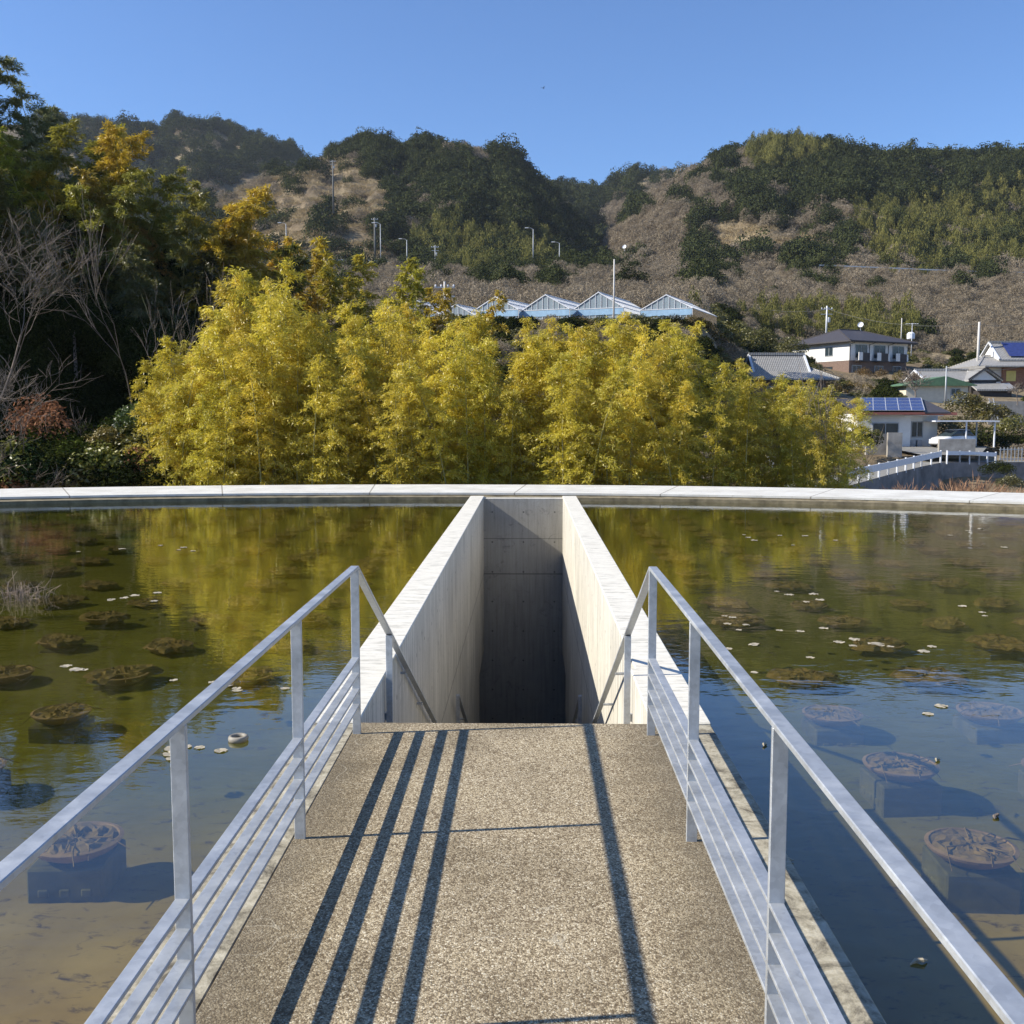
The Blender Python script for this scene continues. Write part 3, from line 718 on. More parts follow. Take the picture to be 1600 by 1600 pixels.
def bare_tree(seed, H, levels=5, r0=.14, split=.9, up=.35, minr=.006, first=.34, nch=(2, 4), spread=.55):
    r = random.Random(seed); trunk = MB(); br = MB()
    def grow(p, d, L, rad, lv):
        n = 4; pts = [p]; rads = [rad]; q = p.copy(); dd = d.copy()
        for i in range(n):
            dd = (dd + Vector((r.gauss(0, .13), r.gauss(0, .13), r.gauss(0, .08) + up * .10))).normalized(); q = q + dd * (L / n); pts.append(q.copy()); rads.append(max(minr * .5, rad * (1 - .36 * (i + 1) / n)))
        (trunk if lv == 0 else br).tube(pts, rads, 7 if lv == 0 else 5 if lv < 3 else 3, cap=False)
        if lv >= levels: return
        k = r.randint(*nch) + (1 if lv >= 2 else 0)
        for c in range(k):
            f = 1 if c == 0 else r.uniform(.35, .97); idx = min(n, max(1, round(f * n)))
            ax = Vector((r.gauss(0, 1), r.gauss(0, 1), r.gauss(0, .5))).normalized(); nd = (dd + ax * spread * r.uniform(.6, 1.3) + Vector((0, 0, up * .4))).normalized()
            grow(pts[idx].copy(), nd, L * r.uniform(.6, .82), max(minr, rads[idx] * r.uniform(.55, .75)), lv + 1)
    grow(Vector((0, 0, -.3)), Vector((r.gauss(0, .05), r.gauss(0, .05), 1)).normalized(), H * first, r0, 0)
    return trunk.mesh('trunk', M['bark'], True), br.mesh('branches', M['barkpale'])

def plant(name, label, cat, group, loc, parts, rz=0, s=1.0, tint=(1, 1, 1, 1), tilt=(0, 0)):
    o = props(empty(name, loc), label, cat, group); o.rotation_euler = (tilt[0], tilt[1], rz); o.scale = (s,) * 3 if not hasattr(s, '__len__') else s
    for nm, me in parts:
        c = link(nm, me, o); c.color = tint
    return o

# ------------------------------------------------------------------ stuff: one object of many instances
def scatter(name, label, pts, rots, scls, protos):
    me = bpy.data.meshes.new(name); me.from_pydata([tuple(p) for p in pts], [], [])
    def attr(nm, typ, arr):
        a = me.attributes.new(nm, typ, 'POINT'); a.data.foreach_set('vector' if typ == 'FLOAT_VECTOR' else 'value', np.asarray(arr, dtype=np.float32 if typ != 'INT' else np.int32).reshape(-1))
    attr('rot', 'FLOAT_VECTOR', rots); attr('scl', 'FLOAT_VECTOR', scls); attr('pick', 'INT', rng.integers(0, len(protos), len(pts)))
    o = props(link(name, me), label, kind='stuff')
    col = bpy.data.collections.new(name + '_kinds')
    for k, pm in enumerate(protos): col.objects.link(bpy.data.objects.new(f'{name}_{k}', pm))
    ng = bpy.data.node_groups.new(name, 'GeometryNodeTree')
    ng.interface.new_socket('Geometry', in_out='INPUT', socket_type='NodeSocketGeometry'); ng.interface.new_socket('Geometry', in_out='OUTPUT', socket_type='NodeSocketGeometry')
    N = ng.nodes; gi = N.new('NodeGroupInput'); go = N.new('NodeGroupOutput'); ip = N.new('GeometryNodeInstanceOnPoints'); ci = N.new('GeometryNodeCollectionInfo')
    ci.inputs[0].default_value = col; ci.inputs['Separate Children'].default_value = True; ci.inputs['Reset Children'].default_value = True
    mp = N.new('GeometryNodeMeshToPoints')
    def na(nm, typ):
        a = N.new('GeometryNodeInputNamedAttribute'); a.data_type = typ; a.inputs[0].default_value = nm; return a.outputs[0]
    L = ng.links; L.new(gi.outputs[0], mp.inputs[0]); L.new(mp.outputs[0], ip.inputs['Points']); L.new(ci.outputs[0], ip.inputs['Instance'])
    ip.inputs['Pick Instance'].default_value = True
    L.new(na('pick', 'INT'), ip.inputs['Instance Index']); L.new(na('rot', 'FLOAT_VECTOR'), ip.inputs['Rotation']); L.new(na('scl', 'FLOAT_VECTOR'), ip.inputs['Scale'])
    L.new(ip.outputs[0], go.inputs[0])
    md = o.modifiers.new('scatter', 'NODES'); md.node_group = ng
    return o
def inp(px, py, poly):
    c = False; n = len(poly); j = n - 1
    for i in range(n):
        xi, yi = poly[i]; xj, yj = poly[j]
        if (yi > py) != (yj > py) and px < (xj - xi) * (py - yi) / (yj - yi) + xi: c = not c
        j = i
    return c
TER = [(335, 305), (440, 262), (545, 240), (600, 290), (612, 330), (590, 360), (620, 405), (640, 425), (330, 425), (340, 360)]
TER2 = [(1100, 350), (1150, 345), (1280, 372), (1290, 402), (1120, 395)]
BAMB = [([(1160, 222), (1270, 228), (1325, 235), (1290, 275), (1170, 260)], .85), ([(1300, 340), (1600, 290), (1900, 280), (1900, 425), (1380, 425)], .75),
        ([(655, 350), (760, 365), (870, 385), (870, 425), (660, 425)], .85), ([(1080, 500), (1290, 485), (1430, 505), (1430, 560), (1130, 570)], .7)]
def nz(px, py, s, k=0): return .5 + .5 * mnoise.noise(Vector((px / s, py / s * 1.6, k)))
def kindof(px, py, Y):
    if inp(px, py, TER): return 'grass' if rng.random() < .86 else 'dark' if rng.random() < .35 else 'scrub'
    if inp(px + 10 * mnoise.noise(Vector((px / 20, py / 12, 4))), py, TER2): return 'grass' if rng.random() < .93 else 'scrub'
    wx = 26 * mnoise.noise(Vector((px / 40, py / 25, 7))); wy = 18 * mnoise.noise(Vector((px / 30, py / 22, 9)))
    for poly, pr in BAMB:
        if inp(px + wx, py + wy, poly) and rng.random() < pr: return 'bamboo'
    a = nz(px, py, 46, 3) * .7 + nz(px, py, 17, 8) * .3
    if Y > 600: return 'dark' if a < .64 else 'scrub'
    if py > 428: return 'dark' if (a > .60 and py < 460) or a > .74 else 'scrub'
    if px < 950: return 'dark' if a < .60 else 'scrub'
    if px < 1080: return 'dark' if a < .37 else 'scrub'
    top = 250 + max(0, 1330 - px) * .25
    if px > 1180 and py < 325 - max(0, 1300 - px) * .3: return 'dark' if a < .70 else 'scrub'
    if py < top: return 'dark' if a < .5 else 'scrub'
    return 'dark' if a < .50 else 'scrub'
B = {k: [[], [], []] for k in ('dark', 'scrub', 'bamboo', 'grass')}
def drop(k, X, Y, z, s, sz=None):
    B[k][0].append((X, Y, z)); B[k][1].append((rng.uniform(-.08, .08), rng.uniform(-.08, .08), rng.uniform(0, 6.28))); s2 = sz if sz else s; B[k][2].append((s, s, s2))
def spread(n, u0, u1, Y0, Y1, scale, keep=lambda px, py, X, Y: True, pw=1.0):
    for _ in range(n):
        u = rng.uniform(u0, u1); Y = Y0 + (Y1 - Y0) * rng.random() ** pw; X = (u - 826) / F * Y; z = terr(u, Y)
        px, py = proj((X, Y, z)); k = kindof(px, py, Y)
        if not keep(px, py, X, Y): continue
        s = scale * (.5 + 1.0 * rng.random() ** 1.6 + .15)
        if k == 'grass': s *= .8
        drop(k, X, Y, z - .2, s, s * rng.uniform(.75, 1.35))
spread(14500, -200, 1900, 268, 460, .92)
spread(3600, 60, 1250, 420, 790, 1.35, lambda px, py, X, Y: Y > 500 or px < 520 or 780 < px < 1120)
def notyard(px, py, X, Y):
    if 1090 < px and Y < 165: return False
    return not (660 < px < 1110 and Y < 122)
spread(5200, 360, 1800, 118, 256, .58, notyard)
spread(800, 1090, 1800, 165, 205, .55)
spread(420, 320, 760, 62, 118, .42, notyard)
# prototypes for the masses (metres: about six across)
pd = [crown(40 + k, 1900, (4.1 + .3 * k, 3.8, 3.6 + k * .5), .10, 44, M['leaffar'], .6, .85) for k in range(5)]
pm = [crown(60 + k, 1300, (3.2, 3.2, 3.1), .17, 34, M['scrub'], .16, .85) for k in range(5)]
pb = [crown(80 + k, 900, (1.9, 1.9, 5.2), .13, 26, M['farbamboo'], .5, .9) for k in range(4)]
pg = [upbrush(90 + k, 260, 1.5, 3.4, .16, M['drygrass'], .9) for k in range(3)]
for k, pr, nm, lb in (('dark', pd, 'evergreen_wood', 'dark evergreen wood covering the hillsides'), ('scrub', pm, 'bare_scrub', 'grey brown leafless scrub on the slopes'), ('bamboo', pb, 'distant_bamboo', 'pale green bamboo stands on the far hills'), ('grass', pg, 'dry_grass', 'dry tan grass on the cleared terraces')):
    scatter(nm, lb, *B[k], pr)

# ------------------------------------------------------------------ bamboo grove behind the rim
GP = [bamboo(200 + k, 8.0, lean=[.25, .5, .8, .35, .6, 1.1][k], low=.09, spread=[1.0, .88, 1.05, .92, 1.1, 1.0][k], per=56, ll=.115, lw=.021, nb=70) for k in range(6)]
CONT = [(205, 520), (235, 515), (280, 545), (320, 560), (345, 480), (385, 465), (415, 408), (440, 450), (470, 478), (520, 465), (560, 485), (610, 470), (650, 488), (700, 500), (760, 492), (830, 505), (900, 512), (950, 492), (1010, 497), (1060, 510), (1100, 535), (1150, 560), (1200, 585), (1270, 590), (1320, 600), (1350, 630)]
random.seed(21)
def zone(px):
    if px < 330: return 'lowest left end of the grove behind the rim'
    if px < 520: return 'tall left part of the grove behind the rim'
    if px < 740: return 'part of the grove left of the stairwell'
    if px < 920: return 'part of the grove straight behind the stairwell'
    if px < 1120: return 'part of the grove right of the stairwell'
    return 'thin dark right end of the grove by the houses'
slots = []
for row, (Y0, n, dd) in enumerate(((26.6, 42, 62), (28.2, 46, 28), (30.2, 62, 4))):
    for i in range(n):
        px = 232 + (1330 - 232) * (i + random.uniform(.1, .9)) / n
        slots.append((px, Y0 + random.uniform(-.8, .8), np.interp(px, *zip(*CONT)) + dd * random.uniform(.2, 1.5) + random.uniform(-10, 30)))
slots += [(415, 27.4, 410), (252, 26.8, 512), (238, 27.4, 524), (244, 27.9, 560), (228, 27.2, 590), (262, 27.0, 516), (380, 28.0, 462), (955, 28, 492)]
for px, Y, top in slots:
    if px > 1120: Y += 1.5
    X, _, zt = at(px, top, Y); g0 = -3.3; H = zt - g0; k = random.randrange(6); s = H / 7.75
    if px < 300: k = 5 if px < 270 else k
    ty = random.uniform(-.05, .05) - (.17 if px < 256 else .08 if px < 300 else 0)
    dk = 1 - .14 * (px > 1120) ; gr = random.uniform(.85, 1.12)
    a_ = 1.36 * dk * random.uniform(.84, 1.08); tint = (a_ * random.uniform(.95, 1.03), a_ * random.uniform(.95, 1.02), a_ * 1.25, 1)
    if top < 411: lb = 'tallest bamboo with a pointed tip rising above the left of the grove'
    else: lb = 'yellow green leafy bamboo in the ' + zone(px)
    X -= math.sin(ty) * H * (.5 if px > 256 else .45)
    plant('bamboo', lb, 'bamboo', 'bamboos in the ' + zone(px), (X, Y, g0), [('culm', GP[k][0]), ('foliage', GP[k][1]), ('branches', GP[k][2])], random.uniform(0, 6.28), (s * 1.02, s * 1.02, s), tint, (0, ty))
# taller bamboos farther back between the grove and the road
BP = [bamboo(300 + k, 11.0, per=26, ll=.30, lw=.062, spread=1.35, lean=.7, low=.22, nb=54) for k in range(3)]
for px, top, Y, c in ((462, 372, 56, (1.05, .85, 1, 1)), (482, 362, 58, (1.05, .88, 1, 1)), (500, 385, 55, (1, .85, 1, 1)), (540, 366, 57, (1, .95, 1, 1)), (552, 385, 56, (.9, .9, 1, 1)), (610, 400, 55, (.9, .95, 1, 1)), (622, 415, 56, (.85, .95, 1, 1)), (520, 410, 53, (.8, .8, 1, 1)), (580, 430, 53, (.8, .8, 1, 1)), (660, 440, 57, (1, .9, 1, 1)), (690, 448, 58, (1, .9, 1, 1)), (755, 452, 62, (1, .9, 1, 1)), (445, 420, 52, (.6, .65, .9, 1))):
    X, _, zt = at(px, top, Y); g0 = gz(X, Y) - .3; s = (zt - g0) / 10.7; k = random.randrange(3)
    sd = 'between the grove and the hill road' if px < 530 else 'in front of the greenhouses, left' if px > 630 else 'rising behind the centre left of the grove'
    plant('tall_bamboo', f'feathery yellow bamboo {sd}', 'bamboo', f'tall bamboos {sd}', (X, Y, g0), [('culm', BP[k][0]), ('foliage', BP[k][1])], random.uniform(0, 6.28), s, c)

# ------------------------------------------------------------------ shaded hillside at left
LF = [crown(400 + k, 9000, (2.6, 2.6, 3.2), .05, 50, M['leafdark'], .45) for k in range(3)]
def leftz(X, Y): return max(-3.2, gz(X, Y))
B = {'dark': [[], [], []]}
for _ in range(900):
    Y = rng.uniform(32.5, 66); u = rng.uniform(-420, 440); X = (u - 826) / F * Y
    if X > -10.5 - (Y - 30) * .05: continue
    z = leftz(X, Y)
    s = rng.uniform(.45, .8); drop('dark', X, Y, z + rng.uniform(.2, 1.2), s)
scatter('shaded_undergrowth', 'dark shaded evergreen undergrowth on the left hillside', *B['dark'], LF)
TR = (MB().tube([(0, 0, -.5), (.1, 0, 3), (0, .15, 6.4)], [.17, .12, .06], 7).mesh('trunk', M['bark'], True))
CRN = [crown(420 + k, 15000, (2.9, 2.9, 3.4), .055, 60, M['leafdark'], .45) for k in range(3)]
random.seed(33)
for i, (px, top, Y) in enumerate([(px, np.interp(px, [-400, 0, 60, 130, 230, 330, 420, 450], [60, 235, 262, 275, 335, 390, 440, 470]) + random.uniform(0, 60), random.uniform(44, 60)) for px in list(range(-380, 430, 24))] + [(px, np.interp(px, [0, 250, 400], [420, 470, 500]) + random.uniform(-20, 40), random.uniform(37, 42)) for px in range(-60, 430, 34)]):  # trees beyond the left edge are unseen, added to cast shade
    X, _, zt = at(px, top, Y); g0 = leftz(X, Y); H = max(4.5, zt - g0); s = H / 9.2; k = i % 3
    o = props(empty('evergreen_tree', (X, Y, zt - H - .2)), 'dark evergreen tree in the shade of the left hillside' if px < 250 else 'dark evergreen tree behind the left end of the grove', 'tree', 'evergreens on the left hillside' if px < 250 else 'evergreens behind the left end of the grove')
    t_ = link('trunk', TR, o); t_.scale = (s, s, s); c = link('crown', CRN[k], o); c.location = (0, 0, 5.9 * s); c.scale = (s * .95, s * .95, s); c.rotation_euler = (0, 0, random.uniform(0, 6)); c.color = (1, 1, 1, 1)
PB = [bamboo(500 + k, 11.0, per=52, ll=.21, lw=.04, spread=1.7, lean=1.3, low=.2, nb=62) for k in range(4)]
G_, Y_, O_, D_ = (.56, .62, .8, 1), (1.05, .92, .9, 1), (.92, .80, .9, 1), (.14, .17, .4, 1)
for px, top, Y, c, lb in ((4, 122, 50, (.4, .5, 1.5, 1), 'grey green tip of a bamboo cut by the left edge against the sky'), (78, 104, 50, (.5, .62, 2.5, 1), 'highest feathery bamboo standing against the sky at left'), (40, 140, 49, (.4, .5, 2, 1), 'drooping bamboo left of the highest one'),
                           (62, 200, 44, G_, 'round bright green bamboo crown on the left hillside'), (52, 215, 43, (.85, 1, 1, 1), 'small yellow green bamboo clump near the left edge'), (105, 182, 47, G_, 'broad green bamboo plume under the skyline at left'), (125, 190, 46, G_, 'green bamboo plume where the left wood meets the far hill'), (100, 245, 42, Y_, 'golden domed bamboo in the middle of the left hillside'), (118, 250, 42.5, Y_, 'golden bamboo beside the domed one on the left hillside'),
                           (150, 210, 47, O_, 'thin orange tipped bamboo before the far hill'), (212, 216, 46, O_, 'orange bamboo plume leaning right against the far hill'), (195, 262, 44, G_, 'green bamboo under the orange plume'), (185, 300, 42, (.6, .7, 1, 1), 'layered green bamboo in the middle left wood'), (250, 292, 45, (.4, .5, 1, 1), 'dull green bamboo left of the large orange one'), (235, 325, 43, (.9, .65, 1.3, 1), 'small orange bamboo low in the left wood'),
                           (318, 280, 44, O_, 'large orange bamboo plume at the right edge of the left wood'), (300, 310, 43, Y_, 'golden bamboo left of the large orange plume'), (345, 318, 43.5, Y_, 'golden bamboo right of the large orange plume'), (362, 330, 44, (.9, .8, 1, 1), 'yellow bamboo at the right end of the left wood'), (398, 342, 46, O_, 'small orange bamboo tip above the grove'), (418, 362, 45, (.5, .55, .8, 1), 'dark green bamboo right of the small orange tip'), (12, 262, 42, (.5, .45, 1, 1), 'brownish bamboo above the big bare tree'), (30, 280, 41, (.35, .4, 1, 1), 'dark bamboo behind the crown of the big bare tree'),
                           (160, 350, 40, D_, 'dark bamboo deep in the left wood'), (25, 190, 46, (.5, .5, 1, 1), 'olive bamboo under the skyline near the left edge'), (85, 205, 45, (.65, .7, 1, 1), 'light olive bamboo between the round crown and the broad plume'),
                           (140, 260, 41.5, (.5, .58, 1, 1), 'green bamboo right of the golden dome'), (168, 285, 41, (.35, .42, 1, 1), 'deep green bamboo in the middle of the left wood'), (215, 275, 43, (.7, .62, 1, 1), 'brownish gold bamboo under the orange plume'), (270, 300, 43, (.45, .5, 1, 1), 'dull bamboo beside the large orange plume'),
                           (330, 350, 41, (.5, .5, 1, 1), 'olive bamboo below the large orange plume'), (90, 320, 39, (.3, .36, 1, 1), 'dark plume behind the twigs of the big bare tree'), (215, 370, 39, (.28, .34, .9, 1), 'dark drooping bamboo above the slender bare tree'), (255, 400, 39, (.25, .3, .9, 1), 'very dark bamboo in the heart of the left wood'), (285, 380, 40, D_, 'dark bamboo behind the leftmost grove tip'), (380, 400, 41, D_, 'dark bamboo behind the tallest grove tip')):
    X, _, zt = at(px, top, Y); zt += .35; g0 = leftz(X, Y) - .3; H = max(7, zt - g0); s = H / 10.6; k = random.randrange(4)
    plant('hill_bamboo', lb, 'bamboo', None, (X, Y, zt - H), [('culm', PB[k][0]), ('foliage', PB[k][1])], random.uniform(0, 6.28), (max(s, .8), max(s, .8), s), c)
# bare trees
t1 = bare_tree(5, 8.6, 7, .15, up=.22, minr=.0032, first=.27, nch=(2, 3), spread=.85)
X, Y, z = at(6, 700, 30.0); plant('bare_tree', 'large leafless grey tree with a spreading crown at the left edge', 'tree', None, (X, Y, -3), [('trunk', t1[0]), ('branches', t1[1])], 1.0, 1.42)
t2 = bare_tree(12, 6.4, 5, .06, up=.5, minr=.005, first=.55, nch=(2, 3), spread=.36)
X, Y, z = at(190, 700, 30.5); plant('bare_tree', 'slender leafless tree with upright twigs left of the grove', 'tree', None, (X, Y, -2.9), [('trunk', t2[0]), ('branches', t2[1])], 2.0, 1.0)
t3 = bare_tree(14, 5.0, 4, .07, up=.3, minr=.008, first=.32, nch=(3, 4), spread=.6)
def brownbush(px, py, Y, s, lb, seed, wide=1.3):
    X, _, zt = at(px, py, Y); H = 2.4 * s
    cr = crown(seed, 1500, (wide, wide, 1.25), .085, 22, M['brownleaf'], .6); tt = bare_tree(seed, 2.6, 3, .03, up=.5, minr=.006, first=.35, nch=(3, 4), spread=.6)
    o = props(empty('brown_shrub', (X, Y, zt - H)), lb, 'shrub'); o.scale = (s,) * 3
    c = link('foliage', cr, o); c.location = (0, 0, 1.15); link('branches', tt[1], o); link('trunk', tt[0], o)
brownbush(66, 600, 28.5, 1.0, 'russet shrub with bare upright twigs beside the big bare tree', 71)
brownbush(222, 695, 27.2, .62, 'round reddish brown shrub against the left end of the grove', 72, 1.35)
brownbush(28, 718, 26.8, .6, 'low russet shrub at the left end of the rim', 73, 1.7)
BU = [crown(600 + k, 1900, (1.0, 1.0, .85), .11, 24, M['leafdark' if k < 2 else 'bushleaf'], .45) for k in range(4)]
def bush(px, top, Y, r, k, lb, grp=None, tint=(1, 1, 1, 1), nm='bush', ground=None):
    X, _, zt = at(px, top, Y); o = link(nm, BU[k]); o.location = (X, Y, zt - r * .85); o.scale = (r * 1.15, r, r); o.rotation_euler = (0, 0, px % 6); o.color = tint
    props(o, lb, 'bush', grp); return o
random.seed(44)
for px in range(-30, 235, 19):
    for row in range(2):
        bush(px + random.uniform(-8, 8), (650 if row else 690) + random.uniform(-14, 22), (28.6 if row else 26.9) + random.uniform(-.3, .3), random.uniform(.95, 1.3), random.choice([0, 1, 0, 2]), 'dim leafy bush in the dark undergrowth just behind the left of the rim', 'bushes behind the left of the rim', random.choice([(1, 1, 1, 1), (.5, .7, 1, 1), (1.6, 1.7, 1.2, 1)]))
for px, top, c, lb in ((165, 662, (1.5, 1.2, 1, 1), 'yellowish bush lit between the slender bare tree and the grove'), (212, 625, (.6, 1, 1, 1), 'green palm like bush left of the grove')):
    bush(px, top, 28, .7, 2, lb, None, c)

# ------------------------------------------------------------------ yards, bushes and scrub between the grove and the houses
B = {'dark': [[], [], []], 'scrub': [[], [], []], 'bamboo': [[], [], []]}
KEEP = [(1268, 1432, 128, 150), (1165, 1330, 96, 118), (1400, 1600, 95, 142), (1340, 1560, 74, 96), (1290, 1650, 50, 80), (690, 1105, 86, 121)]
for _ in range(4200):
    u = rng.uniform(1040, 1900) if rng.random() < .7 else rng.uniform(430, 1110); Y = rng.uniform(60, 165) if u > 1110 else rng.uniform(60, 92)
    if any(a < u < b and c < Y < d for a, b, c, d in KEEP): continue
    if u > 1290 and Y < 84: continue
    if u < 1110 and Y > 86: continue
    X = (u - 826) / F * Y; z = terr(u, Y); px, py = proj((X, Y, z))
    a = nz(px, py, 40, 20)
    k = 'dark' if a > .60 else 'scrub' if a < .42 else 'bamboo'
    s = rng.uniform(.2, .42) * (1.25 if Y > 100 else 1); drop(k, X, Y, z - .1, s, s * (.8 if k == 'bamboo' else 1))
pbush = [crown(640 + k, 1500, (3.0, 3.0, 2.6), .16, 26, M['bushleaf'], .5) for k in range(3)]
scatter('hillside_bushes', 'olive and yellow bushes between the houses and the grove', *B['bamboo'], pbush)
scatter('hillside_thicket', 'leafless brown thicket between the houses', *B['scrub'], pm)
scatter('hillside_evergreens', 'dark evergreen bushes between the houses', *B['dark'], [crown(650, 1500, (3.2, 3.2, 3.0), .16, 26, M['leafdark'], .5)])

# ------------------------------------------------------------------ greenhouses
def greenhouse(px, apy, epy, bpy_, halfw, Y, lb, rz=-.42, length=9.0):
    A = at(px, apy, Y); Ez = at(px, epy, Y)[2]; Bz = at(px, bpy_, Y)[2] - 1.6
    W = halfw / F * Y / math.cos(rz); ha = A[2] - Bz; he = Ez - Bz
    root = props(empty('greenhouse', (A[0], Y, Bz), rz), lb, 'greenhouse', 'greenhouses in a row on the slope')
    e = .02
    m = MB().prism([(-W, 0), (W, 0), (W, he), (0, ha), (-W, he)], 'y', .03, .05); m.obj('gable_glass', M['glass'], root)
    m = MB()
    for sx in (-1, 1):
        m.add([(sx * W, .05, he), (0, .05, ha), (0, length, ha), (sx * W, length, he)], [(0, 1, 2, 3)])
    m.obj('roof_glass', M['glass'], root)
    m = MB()
    for sx in (-1, 1): m.add([(sx * W, .05, 0), (sx * W, .05, he), (sx * W, length, he), (sx * W, length, 0)], [(0, 1, 2, 3)])
    m.add([(-W, length, 0), (W, length, 0), (W, length, he), (0, length, ha), (-W, length, he)], [(0, 1, 2, 3, 4)]); m.obj('side_glass', M['glass'], root)
    f = MB(); nb = 9
    for i in range(nb + 1):
        x = -W + 2 * W * i / nb; h = he + (ha - he) * (1 - abs(x) / W); f.bar((x, 0, .0), (x, 0, h), .035, .035)
    for sx in (-1, 1):
        f.bar((sx * W, -.02, he), (0, -.02, ha + .02), .06, .07)
        for j in range(0, 16): yy = length * j / 15; f.bar((sx * W, yy, he + .03), (0, yy, ha + .03), .035, .035)
        f.bar((sx * W, 0, he), (sx * W, length, he), .06, .06); f.bar((sx * W * .5, 0, (he + ha) / 2 + .05), (sx * W * .5, length, (he + ha) / 2 + .05), .05, .05)
    f.bar((0, -.05, ha + .05), (0, length, ha + .05), .07, .07); f.bar((-W, -.03, he), (W, -.03, he), .05, .05)
    f.obj('frame', M['metalwhite'], root)
    MB().box(-W + .06, W - .06, -.03, .0, he - .6, he - .06).obj('blue_sheet', M['blue'], root)
for a in ((652, 470, 492, 496, 36, 97, 'greenhouse mostly hidden behind bamboo, farthest left of the row'), (712, 476, 497, 500, 36, 94, 'low greenhouse gable just right of the leaning pole'), (774, 464, 485, 494, 36, 96, 'third greenhouse from the left, half covered by yellow bamboo'),
          (852, 461, 484, 494, 37, 95, 'glass greenhouse with blue sheet, left neighbour of the one behind the tall pole'), (935, 457, 482, 493, 38, 95, 'largest greenhouse with blue sheet standing behind the tall white pole'), (1041, 461, 483, 491, 38, 95, 'rightmost greenhouse standing apart from the others')): greenhouse(*a)

# ------------------------------------------------------------------ poles and lamps
def pole(px, top, bot, Y, lb, kind='utility', r=.13, mat='pole', cat='utility pole'):
    X, _, zb = at(px, bot, Y); zt = at(px, top, Y)[2]; zb -= 1.0; H = zt - zb
    nm = {'lamp': 'street_lamp', 'utility': 'utility_pole', 'plain': 'pole', 'antenna': 'antenna_mast', 'mirror': 'traffic_mirror'}[kind]
    root = props(empty(nm, (X, Y, zb)), lb, cat)
    MB().tube([(0, 0, 0), (0, 0, H)], [r, r * .7], 8).obj('shaft', M[mat], root, True)
    if kind == 'lamp':
        MB().tube([(0, 0, H - .1), (-.5, 0, H + .25), (-1.2, 0, H + .3)], [.07, .06, .05], 6).obj('arm', M[mat], root)
        MB().box(-2.0, -1.15, -.18, .18, H + .22, H + .38).obj('lamp_head', M['metalwhite'], root, bevel=.04)
    if kind == 'utility':
        for dz in (.5, 1.3): MB().box(-.9, .9, -.06, .06, H - dz - .06, H - dz + .06).obj('crossarm', M['metalgrey'], root)
        m = MB()
        for x in (-.8, -.3, .3, .8): m.lathe([(.06, H - .45), (.09, H - .38), (.05, H - .25)], x, 0, 8)
        m.obj('insulators', M['metalwhite'], root)
        MB().lathe([(.2, H - 2.6), (.24, H - 2.5), (.24, H - 1.9), (.2, H - 1.8)], .35, 0, 12).obj('transformer', M['metalgrey'], root)
    if kind == 'antenna':
        m = MB(); m.bar((-.9, 0, H - .1), (.9, 0, H - .1), .04, .04)
        for x in (-.8, -.5, -.2, .1, .4, .7): m.bar((x, -.4, H - .08), (x, .4, H - .08), .03, .03)
        m.obj('antenna', M['metalwhite'], root)
    if kind == 'mirror':
        m = MB(); n = 20; m.prism([(.22 * math.cos(i * 2 * math.pi / n) + .0, H + .1 + .22 * math.sin(i * 2 * math.pi / n)) for i in range(n)], 'y', -.06, 0); m.obj('mirror', M['metalwhite'], root)
        MB().box(-.25, .25, -.2, -.02, H + .3, H + .33).obj('hood', M['metalgrey'], root)
    return root
for px, top, bot, Y, n_ in ((448, 350, 412, 255, 'leftmost lamp'), (595, 350, 418, 255, 'tall lamp above the dark pole foot'), (636, 375, 420, 262, 'short lamp right of the tall lamp'), (833, 358, 416, 255, 'lamp standing alone above the middle of the guardrail'), (874, 380, 420, 262, 'faint lamp right of the middle guardrail')):
    pole(px, top, bot, Y, 'slim road lamp on the hill road, ' + n_, 'lamp', .13, 'metalgrey', 'street lamp')
for a in ((680, 383, 418, 255, 'white pole with a small crossbar beside the hill road guardrail', 'utility', .13, 'metalgrey'), (521, 250, 328, 330, 'tall dark double pole on the dry terraces', 'utility', .3, 'polegrey'), (586, 340, 402, 285, 'dark pole at the foot of the terraces', 'utility', .3, 'polegrey'),
          (695, 440, 500, 92, 'grey utility pole among the left greenhouses', 'utility'), (959, 405, 492, 92, 'tall plain white pole in front of the largest greenhouse', 'plain', .09, 'pole'), (1291, 478, 520, 165, 'white utility pole with many fittings above the dark roofed house', 'utility', .16, 'metalwhite'),
          (1527, 503, 580, 135, 'tall plain pale pole behind the grey tiled storehouse', 'plain', .2), (1477, 572, 625, 98, 'thin grey pole before the green roofed building', 'plain', .09, 'metalgrey'), (1408, 497, 530, 158, 'thin pale pole behind the dark hipped roof', 'plain', .1)): pole(*a)
pole(1424, 505, 545, 148, 'television antenna mast at the right end of the dark hipped roof', 'antenna', .06, 'metalwhite', 'antenna')
pole(1209, 728, 760, 36, 'round traffic mirror on a thin post at the foot of the right grove', 'mirror', .03, 'metalgrey', 'mirror')

def wire(a, b, sag, lb):
    A = Vector(at(*a)); Bq = Vector(at(*b)); pts = [A.lerp(Bq, i / 12) - Vector((0, 0, sag * 4 * (i / 12) * (1 - i / 12))) - A for i in range(13)]
    o = MB().tube(pts, .022, 4).obj('overhead_wire', M['polegrey']); o.location = A; props(o, lb, 'wire')
wire((1291, 482, 165), (1527, 506, 135), 1.2, 'overhead wire from the white utility pole to the pale pole behind the storehouse')
wire((1527, 506, 135), (1640, 490, 150), .8, 'overhead wire leaving the pale pole towards the right edge')
wire((1477, 575, 98), (1640, 560, 110), .7, 'low overhead wire from the thin grey pole to the right edge')
wire((1291, 484, 165), (1140, 470, 175), .9, 'overhead wire from the white utility pole towards the greenhouses')
